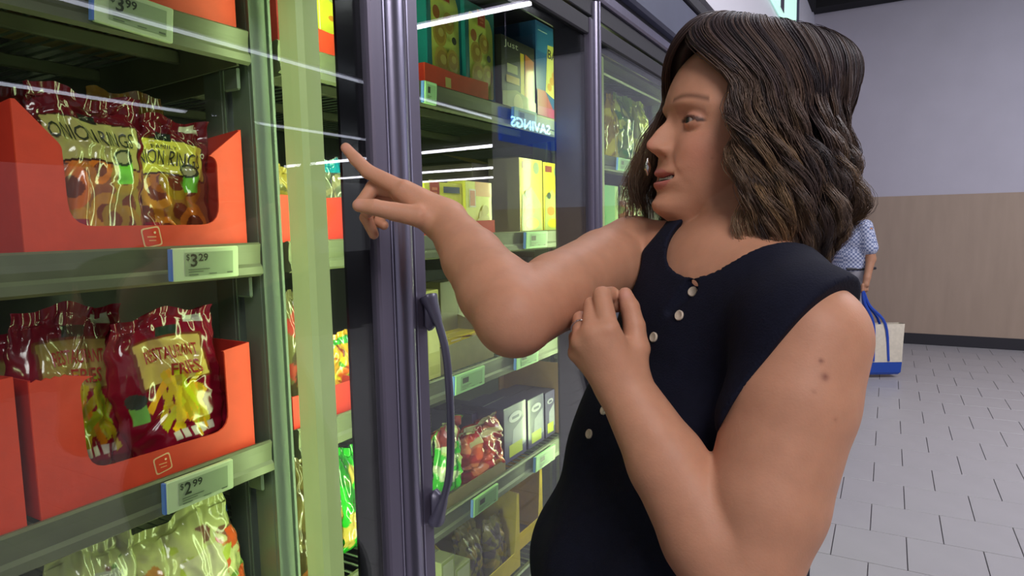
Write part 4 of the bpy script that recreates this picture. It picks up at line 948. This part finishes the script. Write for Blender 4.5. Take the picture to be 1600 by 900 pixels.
hL += finger([tuple(rM), (908, 500, .688), (920, 506, .712), (935, 520, .712)], [.0110, .0090, .0082, .0070])
hL += finger([tuple(pM), (901, 528, .698), (912, 532, .716), (925, 542, .716)], [.0100, .0082, .0075, .0064])
tb = at(992, 545, .668)
hL += [Cap(mid(wl, tb, .25), tb, .021, .0155, .01)] + finger([tuple(tb), (991, 510, .672), (984, 480, .676), (977, 460, .680)], [.0145, .0112, .0098, .0074])
body_f = field(torso + shoulders[:2] + shoulders[2:] + neck + armR + armL + hR + hL + head)
ZC = .985
def body_cut(P): return np.maximum(body_f(P), ZC - P[:, 2])
V, F = surface_nets(body_cut, (-.70, .50, ZC - .02), (.16, 1.08, 1.70), .0021)
# painted skin: lips, brows, lashes, blush, moles
Q = (V - HO) @ HR; col = np.tile(SK, (len(V), 1))
nz = vnoise(V, 22, 3); col = col * (1 + .05 * nz[:, None])
def g(dist2, s): return np.exp(-dist2 / (s * s))
ck = g((Q[:, 0] - .07) ** 2 + (np.abs(Q[:, 1]) - .045) ** 2 + (Q[:, 2] + .038) ** 2, .026) * (Q[:, 0] > 0)
col = mixc(col, .35 * ck, C(196, 112, 92))
nt_ = g((Q[:, 0] - .118) ** 2 + Q[:, 1] ** 2 + (Q[:, 2] + .032) ** 2, .012); col = mixc(col, .30 * nt_, C(206, 120, 108))
yy = np.abs(Q[:, 1]); zl = -.0700 + 5.5 * yy * yy
lip = (yy < .0255) & (Q[:, 0] > .076) & (Q[:, 2] < zl + .0115 * (1 - (yy / .0255) ** 2) + .001) & (Q[:, 2] > zl - .0140 * np.sqrt(np.clip(1 - (yy / .0255) ** 2, 0, 1)))
col = mixc(col, .75 * lip, C(178, 96, 92))
mo = (yy < .022) & (np.abs(Q[:, 2] - zl) < .0026) & (Q[:, 0] > .05) & (Q[:, 0] < .0895); col = mixc(col, mo * .9, C(60, 22, 22))
bz = .0225 + .004 * np.sin(np.clip((yy - .012) / .04, 0, 1) * PI); brow = g((Q[:, 2] - bz) ** 2, .0032) * (yy > .013) * (yy < .053) * (Q[:, 0] > .045); col = mixc(col, .75 * brow, C(96, 62, 46))
ex, ez = (yy - .0335) / .0145, (Q[:, 2] + .0012) / .0058; rr_ = ex ** 2 + ez ** 2
lash = g(np.clip(rr_ - .9, 0, 9), .38) * (Q[:, 0] > .055) * (Q[:, 2] > -.003); col = mixc(col, .88 * lash, C(40, 26, 22))
sh = g((Q[:, 2] - .008) ** 2, .006) * (yy > .016) * (yy < .050) * (Q[:, 0] > .055); col = mixc(col, .35 * sh, C(150, 92, 78))
far_el = g(((V - er) ** 2).sum(1), .05); col = mixc(col, .12 * far_el, C(200, 120, 100))
woman = empty('woman', (hip[0], hip[1], 0)); WO = np.array([hip[0], hip[1], 0.])
woman.name = 'person'
tag(woman, 'person with wavy brown bob in a sleeveless navy blouse pointing at the freezer glass', 'person')
def first_hit(f, px, py, lo=.3, hi=1.3):
    ts = np.linspace(lo, hi, 1200); R_ = ray(px, py); P = CAM + ts[:, None] * R_; d = f(P); i = np.argmax(d < 0)
    return P[i] if d[i] < 0 else None
def grad(f, p, e=.002): P = np.array([p + s * e * a for a in np.eye(3) for s in (1, -1)]); d = f(P); return nrm([d[0] - d[1], d[2] - d[3], d[4] - d[5]])
for px, py, r_ in ((1283, 564, .0016), (1289, 589, .0026), (1272, 612, .0016), (1305, 655, .0014), (1113, 247, .0012), (1030, 600, .0012)):
    p = first_hit(body_f, px, py)
    if p is not None: col = mixc(col, (.8 if px in (1283, 1289) else .35) * g(((V - p) ** 2).sum(1), r_ * 1.3), C(112, 56, 44))
# finger nails
for px, py, d_, r_ in ((539.5, 232, .852, .0052), (560, 319, .808, .0062), (977, 462, .676, .006), (963, 474, .690, .0045)):
    p = at(px, py, d_); col = mixc(col, .55 * g(((V - p) ** 2).sum(1), r_), C(222, 160, 150))
body = fast_mesh('body', V - WO, F, M['skin'], woman, col)
# eyes and teeth
for sg in (1, -1):
    n1, n2 = 24, 16; Ve = []; Ce = []
    for i in range(n2 + 1):
        for j in range(n1):
            p_, t_ = PI * i / n2, 2 * PI * j / n1; d = np.array([math.cos(p_), math.sin(p_) * math.cos(t_), math.sin(p_) * math.sin(t_)])
            look = nrm([1, -.05, .0]); ang = math.acos(np.clip(d @ look, -1, 1)); Ve.append(Hp(*(np.array([.0705, sg * .032, -.001]) + d * .0132)))
            Ce.append(C(12, 10, 10) if ang < .26 else (C(44, 46, 38) if ang < .56 else C(168, 152, 144)))
    Fe = [(i * n1 + j, i * n1 + (j + 1) % n1, (i + 1) * n1 + (j + 1) % n1, (i + 1) * n1 + j) for i in range(n2) for j in range(n1)]
    mesh_obj('eye', np.array(Ve) - WO, Fe, M['eye'], woman, colors=Ce, smooth=True)
m = MB()
for i in range(-4, 5):
    y = i * .0042; x = .0885 - 8 * y * y
    m.add([Hp(x + dx, y + dy, z) - WO for dx in (-.003, 0) for dy in (-.0019, .0019) for z in (-.0700, -.0645)], [(0, 1, 3, 2), (4, 6, 7, 5), (0, 4, 5, 1), (2, 3, 7, 6), (0, 2, 6, 4), (1, 5, 7, 3)])
M['tooth'] = mat('teeth', srgb(226, 216, 200), .3, noise=.03); m.build('teeth', M['tooth'], woman)

# ---- blouse
bl_pr = [Ell(TB(0, .002, -.10), (.146, .106, .155), .03, TR), Ell(TB(0, .008, -.25), (.152, .118, .17), .04, TR),
    Ell(TB(.066, .062, -.190), (.066, .062, .075), .05, TR), Ell(TB(-.066, .062, -.190), (.066, .062, .075), .05, TR),
    Ell(TB(0, .018, -.40), (.190, .150, .20), .06, TR), Ell(TB(0, .012, -.60), (.218, .180, .17), .06, TR),
    Cap(nb_ + LT * .02 - UPV * .02, sl + UPV * .008, .053, .057, .05), Cap(nb_ - LT * .02 - UPV * .02, sr, .052, .053, .05), Ell(T(0, -.01, -.03), (.138, .080, .066), .05, TR), Cap(sl + UPV * .004, sl + (el - sl) * .32, .0615, .0600, .02)]
bl_base = field(bl_pr)
def plane3(p, q, r, out): n = nrm(np.cross(q - p, r - p)); return (n if n @ (out - p) > 0 else -n), p
armplaneL_n, armplaneL_p = plane3(at(1350, 498, .68), at(1232, 512, .575), at(1152, 655, .635), el + (sl - el) * .5)
_e1 = at(1040, 345, .9); armplaneR_n, armplaneR_p = plane3(_e1, at(953, 452, .83), CAM + (_e1 - CAM) * 1.10 + np.array([.0, .0, .004]), er)
arm_cl = field([Cap(sl + (el - sl) * .60, el, .0575, .047, .01)])
arm_cr = field([Cap(sr + (er - sr) * .3, er, .050, .046, .01)])
nk_c = T(.024, .020, .044)
neck_cut = field([Ell(nk_c, (.082, .074, .066), .01, np.stack([LT, nrm(FW - UPV * .55), np.cross(LT, nrm(FW - UPV * .55))], 1))])
pk0, pk1 = at(1082, 446, .735), at(1040, 492, .735)
def smax(a, b, k): h = np.maximum(k - np.abs(a - b), 0) / k; return np.maximum(a, b) + h * h * k / 4
_h = [None]
def blouse_f(P):
    d = bl_base(P)
    q = P - S0; l = q @ LT; z = q[:, 2]; fwd = q @ FW
    fold = .0042 * np.sin(l * 52 + z * 13 + 1.4 * np.sin(z * 9)) * np.clip((-z - .18) / .2, 0, 1) + .0028 * np.sin(l * 30 - z * 48 + 2 * np.sin(l * 17)) * np.clip((-z - .02) / .1, 0, 1)
    fold = fold + .0016 * vnoise(P, 38, 8, 2)
    d = d - .002 + fold
    d = smax(d, (P - armplaneL_p) @ armplaneL_n - 2.5 * np.clip(sl[2] - .135 - P[:, 2], 0, 1), .004); d = smax(d, (P - armplaneR_p) @ armplaneR_n - 2.5 * np.clip(sr[2] - .12 - P[:, 2], 0, 1), .004)
    d = smax(d, -arm_cl(P), .006); d = smax(d, -arm_cr(P), .006)
    d = smax(d, -neck_cut(P), .004)
    if _h[0] is not None: d = smax(d, -_h[0](P), .004)
    return np.maximum(d, .69 - P[:, 2])
a1 = first_hit(blouse_f, 1083, 452); a2 = first_hit(blouse_f, 1046, 486)
if a1 is not None and a2 is not None: _h[0] = field([Cap(a1 - LT * .006, a2, .0105, .0050, .002)])
Vb, Fb = surface_nets(blouse_f, (-.52, .42, .68), (.20, 1.10, 1.46), .0032)
blouse = fast_mesh('sleeveless_blouse', Vb - WO, Fb, M['cloth'], woman)
for px, py in ((1083, 456), (1062, 493), (1022, 527), (944, 641), (921, 678)):
    p = first_hit(blouse_f, px, py)
    if p is None: p = first_hit(body_f, px, py)
    nn = grad(blouse_f, p); a = nrm(np.cross(nn, UPV)); b_ = np.cross(nn, a); R_ = .0058; m = MB(); V_ = []
    for h_, r_ in ((-.001, R_), (.0016, R_), (.0024, R_ * .85), (.0020, R_ * .62), (.0016, R_ * .1)):
        for k in range(16): V_.append(p - WO + nn * h_ + r_ * (a * math.cos(k * PI / 8) + b_ * math.sin(k * PI / 8)))
    m.add(V_, [(i * 16 + k, i * 16 + (k + 1) % 16, (i + 1) * 16 + (k + 1) % 16, (i + 1) * 16 + k) for i in range(4) for k in range(16)] + [tuple(range(64, 80))])
    m.build('button', M['button'], woman, smooth=True)
# trousers and shoes
hz = hip.copy(); hz[2] = .92
kneeL, kneeR = hz + LT * .095 + FW * .03 - UPV * .44, hz - LT * .095 + FW * .03 - UPV * .44
footL, footR = hz + LT * .11 - UPV * .84 - FW * .02, hz - LT * .11 - UPV * .84 - FW * .02
tr = field([Ell(hz - UPV * .02, (.172, .125, .13), .05, TR)] + chain([hz + LT * .085 - UPV * .06, kneeL, footL], [.092, .062, .050], .04) + chain([hz - LT * .085 - UPV * .06, kneeR, footR], [.092, .062, .050], .04))
Vt, Ft = surface_nets(lambda P: np.maximum(tr(P) + .002 * vnoise(P, 30, 5, 2), .075 - P[:, 2]), (-.52, .42, .06), (.20, 1.10, 1.04), .009)
fast_mesh('trousers', Vt - WO, Ft, M['denim'], woman)
for ft in (footL, footR):
    b0 = np.array([ft[0], ft[1], .045]); sf = field([Cap(b0 - FW * .02, b0 + FW * .15 - UPV * .008, .040, .034, .03), Cap(b0 - FW * .02, b0 - FW * .02 + UPV * .04, .042, .040, .03)])
    Vs, Fs = surface_nets(lambda P: np.maximum(sf(P), .002 - P[:, 2]), b0 - .25, b0 + .25, .008); fast_mesh('shoe', Vs - WO, Fs, M['black'], woman)
# ring on the left hand
p = at(909, 507, .677); q_ = nrm(at(908, 500, .688) - rM); m = MB(); a = nrm(np.cross(q_, UPV + .1)); b_ = np.cross(q_, a)
pr = rM + (at(908, 500, .688) - rM) * .62; m.tube([pr - WO + .0104 * (a * math.cos(t) + b_ * math.sin(t)) for t in np.linspace(0, 2 * PI, 25)], .0012, 8, cap=False)
M['silver'] = mat('silver', srgb(210, 206, 200), .2, 1.0); m.build('ring', M['silver'], woman, smooth=True)
# drop earring seen under the far lock
m = MB(); ep = at(1012, 262, .84); m.tube([ep - WO + UPV * z for z in (.012, .006, 0, -.006, -.010)], [.001, .003, .0048, .003, .0008], 10); m.build('earring', M['silver'], woman, smooth=True)

# ---- hair: wavy side-parted bob, locks of strands over a darker inner mass
def sm(a, b, x): t = np.clip((x - a) / (b - a), 0, 1); return t * t * (3 - 2 * t)
TH0, TH1 = math.radians(54), math.radians(360 - 36)     # hair runs from the near temple round the back to the far front lock
def hair_R(th, z, lam):
    """distance from the head axis in direction th at height z for layer lam (0 scalp .. 1 outside)"""
    c, s = np.cos(th), np.sin(th)
    base = 1 / np.sqrt((c / np.where(c > 0, .092, .092)) ** 2 + (s / .080) ** 2)
    back = np.clip(-c, 0, 1); side = np.abs(s)
    t = np.clip((.035 - z) / .12, 0, 1)
    grow = (back * .006 + side * .018 + .008) * sm(0, 1, t) + .020 * sm(0, 1, (.06 - z) / .10) * np.exp(-((TH1 - th) / .42) ** 2)
    grow = grow - (back * .022 + side * .010) * sm(.11, .20, .035 - z)
    return base + .004 + lam * (.013 + grow)
def hair_path(th, phi, lam, zend, s):
    """s 0..1 from the root at polar angle phi0 down to the tip; vectorised over s"""
    zc, ch = .035, .079 + .014 * lam
    L1 = .10 * (PI / 2 - phi) ; L2 = zc - zend; sT = s * (L1 + L2)
    ph = np.minimum(phi + sT / .10, PI / 2); z = np.where(sT < L1, zc + ch * np.cos(ph), zc - (sT - L1))
    rad = hair_R(th, np.minimum(z, zc), lam) * np.sin(ph)
    k = np.cos(ph) ** 1.2
    e = np.mean(th); fac = 1 - sm(.40, 1.08, ph / (PI / 2))
    thf = th + fac * (.75 * math.exp(-max(0, TH1 - e) / .8) - .85 * math.exp(-max(0, e - TH0) / 1.0))
    cx = -.012 + k * .055 * np.cos(thf); cy = k * .026
    x = cx + rad * np.cos(thf); y = cy + rad * np.sin(thf) * (1 - .0 * k)
    return x, y, z
rng = np.random.default_rng(11)
# inner mass
nt, ns = 110, 44; th_ = np.linspace(TH0 - .0, TH1 - .12, nt); s_ = np.linspace(0, 1, ns); P_ = []
for t in th_:
    ze = -.128 + .012 * math.sin(7 * t); 
    ze += .05 * sm(math.radians(280), TH1 - .12, t)
    tq = t + .34 * max(0, (math.radians(100) - t) / .8) * sm(.45, 1, s_)
    x, y, z = hair_path(tq, .05, .55 + .05 * math.sin(9 * t), ze, s_)
    w_ = .005 * np.sin(z * 80 + t * 11) * np.clip((.04 - z) / .08, 0, 1); r_ = np.stack([np.cos(t) * w_, np.sin(t) * w_, 0 * w_], -1)
    P_.append(np.stack([x, y, z], -1) + r_)
P_ = np.array(P_); inner = P_.copy(); 
cxy = np.array([-.012, 0, 0]); d_ = P_ - cxy; d_[..., 2] = 0; inner = cxy + (P_ - cxy) * np.array([1, 1, 1]) - d_ * .16; inner[..., 2] = P_[..., 2] - .004
G = np.concatenate([P_.reshape(-1, 3), inner.reshape(-1, 3)]); n0 = nt * ns; Fm = []
for i in range(nt - 1):
    for j in range(ns - 1):
        a = i * ns + j; Fm += [(a, a + ns, a + ns + 1, a + 1), (n0 + a, n0 + a + 1, n0 + a + ns + 1, n0 + a + ns)]
for j in range(ns - 1): a = j; b_ = (nt - 1) * ns + j; Fm += [(a, a + 1, n0 + a + 1, n0 + a), (b_, n0 + b_, n0 + b_ + 1, b_ + 1)]
for i in range(nt - 1): a = i * ns + ns - 1; Fm += [(a, a + ns, n0 + a + ns, n0 + a)]
Gw = HO + G @ HR.T - WO
mass = fast_mesh('hair', Gw, np.array(Fm), M['hair'], woman, np.tile(np.array(C(52, 40, 37)), (len(Gw), 1)))
# strands
NP = 32; SV = []; SF = []; SCc = []; base_i = 0; s_ = np.linspace(0, 1, NP)
def add_strands(thc, lamc, zec, phc, n, amp, wl_, phs, spread, shade, tipc, fwd=0.0, rad_r=.00036, lift=0.0):
    global base_i
    for _ in range(n):
        t0 = thc + rng.normal(0, spread); la = np.clip(lamc + rng.normal(0, .08), .3, 1.2); ze = zec + rng.normal(0, .007); p0 = max(.02, phc + rng.normal(0, .05))
        conv = 1 - .45 * s_
        th = thc + (t0 - thc) * conv + fwd * sm(.45, 1, s_)
        x, y, z = hair_path(th, p0, la, ze, s_)
        env = np.clip((.075 - z) / .10, 0, 1) ** 1.1
        ph_ = phs + rng.normal(0, .14); A = amp * (1 + rng.normal(0, .12))
        w1 = A * env * np.sin(2 * PI * z / wl_ + ph_); w2 = A * .85 * env * np.cos(2 * PI * z / wl_ + ph_ + .4)
        x = x + np.cos(th) * w1 - np.sin(th) * w2 + rng.normal(0, .0006); y = y + np.sin(th) * w1 + np.cos(th) * w2; z = z + lift * env * .01 + rng.normal(0, .0006)
        P = np.stack([x, y, z], -1); P[:, 2] -= .0; Tn = np.gradient(P, axis=0); Tn /= np.linalg.norm(Tn, axis=1, keepdims=True) + 1e-9
        ref = np.stack([np.cos(th), np.sin(th), 0 * th + .3], -1); a = np.cross(Tn, ref); a /= np.linalg.norm(a, axis=1, keepdims=True) + 1e-9; b_ = np.cross(Tn, a)
        r = rad_r * (1 - .65 * s_ ** 2)[:, None] * rng.uniform(.7, 1.25)
        ring = np.stack([P + r * a * 1.5, P - r * .75 * a * 1.5 + r * .87 * b_, P - r * .75 * a * 1.5 - r * .87 * b_], 1).reshape(-1, 3)
        SV.append(ring); k = np.arange(NP - 1)[:, None] * 3; 
        f_ = np.stack([np.stack([k + q, k + (q + 1) % 3, k + 3 + (q + 1) % 3, k + 3 + q], -1) for q in range(3)], 1).reshape(-1, 4) + base_i
        SF.append(f_); base_i += NP * 3
        tt = sm(.25, .85, s_)[:, None] * tipc; c0 = np.array(shade) * rng.uniform(.75, 1.3)
        cc = c0[None] * (1 - tt) + np.array(C(138, 108, 76))[None] * tt * rng.uniform(.7, 1.1); SCc.append(np.repeat(cc, 3, axis=0))
BR = [C(58, 46, 48), C(68, 54, 53), C(46, 38, 41), C(84, 66, 58)]
nl = 130
for i in range(nl):
    u = (i + rng.uniform(-.4, .4)) / nl; th = TH0 + (TH1 - TH0) * np.clip(u, 0, 1); deg = math.degrees(th)
    ze = -.147 + rng.uniform(-.014, .022); lam = rng.uniform(.72, 1.0); amp = rng.uniform(.007, .012); tipc = rng.choice([0, .15, .35, .6], p=[.35, .3, .2, .15])
    if deg < 95: tipc = rng.choice([.25, .5, .8]); ze = -.128 + rng.uniform(-.02, .02)
    if deg > 296: ze = -.100 + rng.uniform(-.02, .015); tipc = .5; amp *= .6
    phc_ = 1.8 * math.sin(th * 2.3) + rng.normal(0, .8)
    add_strands(th, lam, ze, rng.uniform(.03, .45), 44, amp, rng.uniform(.075, .105), phc_, .05, BR[rng.integers(4)], tipc, fwd=rng.normal(.0, .05) + (.42 * max(0, (100 - deg) / 46)))
for i in range(64):      # heavier loose locks on the outside, each with its own curl
    th = TH0 + (TH1 - TH0) * .62 * (i + rng.uniform(0, 1)) / 64; add_strands(th, rng.uniform(.98, 1.12), rng.uniform(-.150, -.085), rng.uniform(.1, .6), 34, rng.uniform(.010, .019), rng.uniform(.075, .115), rng.uniform(0, 6.28), .026, BR[rng.integers(4)], rng.choice([.1, .4, .8, 1.0]), fwd=rng.normal(.05, .10) + .35 * max(0, (100 - math.degrees(th)) / 46))
for i in range(40):      # flyaways and loose outer locks
    th = rng.uniform(TH0 + .7, TH1 - .9); add_strands(th, rng.uniform(1.02, 1.14), rng.uniform(-.14, -.02), rng.uniform(.02, .6), 2, rng.uniform(.006, .011), rng.uniform(.06, .1), rng.uniform(0, 6.28), .05, BR[3], .3, fwd=rng.normal(0, .15), rad_r=.0003)
for i in range(16):      # locks framing the near cheek, curling forward at the ends
    th = TH0 + rng.uniform(-.03, .25); add_strands(th, rng.uniform(.75, .95), rng.uniform(-.150, -.09), rng.uniform(.05, .3), 26, rng.uniform(.007, .012), rng.uniform(.07, .09), rng.uniform(0, 6.28), .035, BR[3], rng.choice([.5, .8]), fwd=rng.uniform(.30, .50))
for i in range(8):       # far lock in front of the far cheek
    th = TH1 + rng.uniform(-.25, .03); add_strands(th, rng.uniform(.85, 1.08), rng.uniform(-.125, -.09), rng.uniform(.05, .3), 26, rng.uniform(.003, .006), rng.uniform(.07, .1), rng.uniform(0, 6.28), .04, BR[1], .6, fwd=rng.uniform(-.1, .05))
SVw = HO + np.concatenate(SV) @ HR.T - WO
st = fast_mesh('hair_strands', SVw, np.concatenate(SF), M['hair'], mass, np.concatenate(SCc)); st['kind'] = 'stuff'

# ---- shopper in the background
e2 = empty('person'); PB = onY(1341, 583, 6.7); PB[2] = 0; e2.location = PB
tag(e2, 'shopper in a blue checked shirt far behind, half hidden by the brown hair', 'person')
bL = nrm([.75, -.66, 0]); bF = nrm([-.66, -.75, 0]); BRt = np.stack([bF, bL, UPV], 1)
def Bp(f_, l, z): return bF * f_ + bL * l + UPV * z
o2 = Bp(0, -.13, 0)
sk2 = field(chain([Bp(.0, .185, 1.28) + o2, Bp(-.02, .21, 1.02) + o2, Bp(.05, .24, .86) + o2], [.045, .040, .028], .02) + [Cap(Bp(.05, .24, .86) + o2, Bp(.07, .245, .80) + o2, .026, .03, .02)] +
    [c for i in range(4) for c in chain([Bp(.05 + i * .018, .245, .80) + o2, Bp(.055 + i * .018, .25, .75) + o2, Bp(.055 + i * .016, .225, .73) + o2], [.011, .010, .009], .004)] + chain([Bp(.04, .24, .83) + o2, Bp(.10, .235, .79) + o2, Bp(.11, .23, .75) + o2], [.013, .011, .009], .006) +
    chain([Bp(.0, -.185, 1.28) + o2, Bp(-.02, -.21, 1.02) + o2, Bp(.16, -.15, .98) + o2], [.045, .040, .028], .02) + [c for i in range(4) for c in chain([Bp(.18, -.16 + i * .018, .98) + o2, Bp(.22, -.16 + i * .018, .97) + o2, Bp(.23, -.16 + i * .018, .94) + o2], [.012, .010, .009], .004)] + [Cap(Bp(.16, -.15, .98) + o2, Bp(.19, -.135, .98) + o2, .028, .03, .02), Cap(Bp(.17, -.12, .99) + o2, Bp(.21, -.10, .97) + o2, .012, .009, .004)] +
    [Cap(Bp(0, 0, 1.30) + o2, Bp(.02, 0, 1.44) + o2, .055, .052, .03), Ell(Bp(.02, 0, 1.56) + o2, (.092, .072, .108), .03, BRt), Ell(Bp(.09, 0, 1.545) + o2, (.028, .012, .018), .02, BRt), Ell(Bp(.05, 0, 1.49) + o2, (.05, .045, .04), .03, BRt)] +
    [Ell(Bp(0, 0, 1.1) + o2, (.10, .15, .22), .04, BRt), Ell(Bp(0, .078, 1.55) + o2, (.018, .008, .03), .01, BRt), Ell(Bp(0, -.078, 1.55) + o2, (.018, .008, .03), .01, BRt)])
V, F = surface_nets(sk2, (-.6, -.6, .6), (.6, .6, 1.8), .009); Vq = (V - o2) @ BRt
c2 = np.tile(np.array(C(176, 128, 100)), (len(V), 1)); c2 = mixc(c2, (np.abs(Vq[:, 2] - 1.575) < .008) * (np.abs(np.abs(Vq[:, 1]) - .03) < .012) * (Vq[:, 0] > .05) * .8, C(40, 30, 28)); c2 = mixc(c2, (np.abs(Vq[:, 2] - 1.505) < .007) * (np.abs(Vq[:, 1]) < .025) * (Vq[:, 0] > .05) * .7, C(150, 80, 76))
b2 = fast_mesh('body', V, F, M['skin'], e2, c2)
hr = field([Ell(Bp(.0, 0, 1.60) + o2, (.100, .083, .095), .03, BRt)]); fc = field([Ell(Bp(.10, 0, 1.52) + o2, (.085, .075, .10), .01, BRt)])
V, F = surface_nets(lambda P: smax(hr(P) + .003 * vnoise(P, 90, 3, 2), -fc(P), .01), (-.4, -.4, 1.4), (.4, .4, 1.8), .009); fast_mesh('hair', V, F, M['hair'], e2, np.tile(np.array(C(120, 112, 104)), (len(V), 1)))
shf = field([Ell(Bp(0, 0, 1.20) + o2, (.120, .185, .17), .03, BRt), Ell(Bp(0, 0, 1.02) + o2, (.135, .180, .16), .03, BRt), Ell(Bp(0, 0, .94) + o2, (.14, .175, .08), .03, BRt)] + chain([Bp(0, .16, 1.31) + o2, Bp(-.01, .205, 1.12) + o2], [.062, .066], .03) + chain([Bp(0, -.16, 1.31) + o2, Bp(-.01, -.205, 1.12) + o2], [.062, .066], .03))
ms = bpy.data.materials.new('checked_shirt'); ms.use_nodes = True; nt = ms.node_tree; b = nt.nodes['Principled BSDF']; b.inputs['Roughness'].default_value = .8
tc = nt.nodes.new('ShaderNodeTexCoord'); ck_ = nt.nodes.new('ShaderNodeTexChecker'); ck_.inputs['Scale'].default_value = 55; ck_.inputs['Color1'].default_value = (*C(196, 200, 220), 1); ck_.inputs['Color2'].default_value = (*C(110, 122, 160), 1)
nt.links.new(tc.outputs['Object'], ck_.inputs['Vector']); nt.links.new(ck_.outputs['Color'], b.inputs['Base Color'])
V, F = surface_nets(lambda P: np.maximum(shf(P), .90 - P[:, 2]) + .003 * vnoise(P, 25, 2, 2), (-.6, -.6, .8), (.6, .6, 1.5), .009); fast_mesh('checked_shirt', V, F, ms, e2)
tf = field([Ell(Bp(0, 0, .90) + o2, (.125, .165, .12), .04, BRt)] + chain([Bp(0, .08, .86) + o2, Bp(.02, .09, .48) + o2, Bp(-.01, .10, .10) + o2], [.085, .065, .055], .03) + chain([Bp(0, -.08, .86) + o2, Bp(.02, -.09, .48) + o2, Bp(-.01, -.10, .10) + o2], [.085, .065, .055], .03))
V, F = surface_nets(lambda P: np.maximum(tf(P), .06 - P[:, 2]), (-.6, -.6, 0), (.6, .6, 1.1), .012); M['grey_cloth'] = mat('pale_grey_trousers', C(150, 148, 156), .85, noise=.1); fast_mesh('trousers', V, F, M['grey_cloth'], e2)
for sgn in (1, -1):
    c0 = Bp(0, sgn * .10, .04) + o2; sf2 = field([Cap(c0, c0 + bF * .14, .045, .038, .03)]); V, F = surface_nets(lambda P: np.maximum(sf2(P), .002 - P[:, 2]), c0 - .3, c0 + .3, .012); fast_mesh('shoe', V, F, M['black'], e2)
m = MB(); m.tube([Bp(-.14, .15, .93) + o2, Bp(.0, .182, .93) + o2, Bp(.14, .10, .93) + o2], .012, 8); m.build('belt', M['black'], e2)
# cream and blue tote bag held by its straps
e3 = empty('tote_bag'); tag(e3, 'cream tote bag with blue base and long blue straps held by the far shopper', 'bag')
tp = at(1377, 545, 5.75); e3.location = (tp[0], tp[1], .03); e3.rotation_euler = (0, 0, .5)
m = MB(); nseg = 10
def quadlayer(zs, hw, hd, c):
    V_ = []; 
    for z, w_, d in zip(zs, hw, hd): V_ += [(-w_, -d, z), (w_, -d, z), (w_, d, z), (-w_, d, z)]
    m.add(V_, [(i * 4 + k, i * 4 + (k + 1) % 4, (i + 1) * 4 + (k + 1) % 4, (i + 1) * 4 + k) for i in range(len(zs) - 1) for k in range(4)] + [(3, 2, 1, 0)], c)
quadlayer([0, .02, .11], [.12, .14, .145], [.05, .06, .065], C(30, 70, 160)); m.build('blue_base', M['tag'], e3, col=True)
m = MB(); quadlayer([.111, .25, .40, .44], [.145, .152, .165, .17], [.065, .06, .05, .045], C(206, 196, 178)); m.build('cream_panel', M['card'], e3, col=True)
for dy in (-.062, .062):
    m = MB(); P = spline([(-.10, dy, .12), (-.10, dy * .8, .44), (-.16, dy * .2, .62), (-.17, 0, .72), (-.12, dy * .2, .60), (.0, dy * .8, .44), (.03, dy, .12)], 5); m.tube(P, .012, 6, C(30, 70, 170)); m.build('strap', M['tag'], e3, col=True)
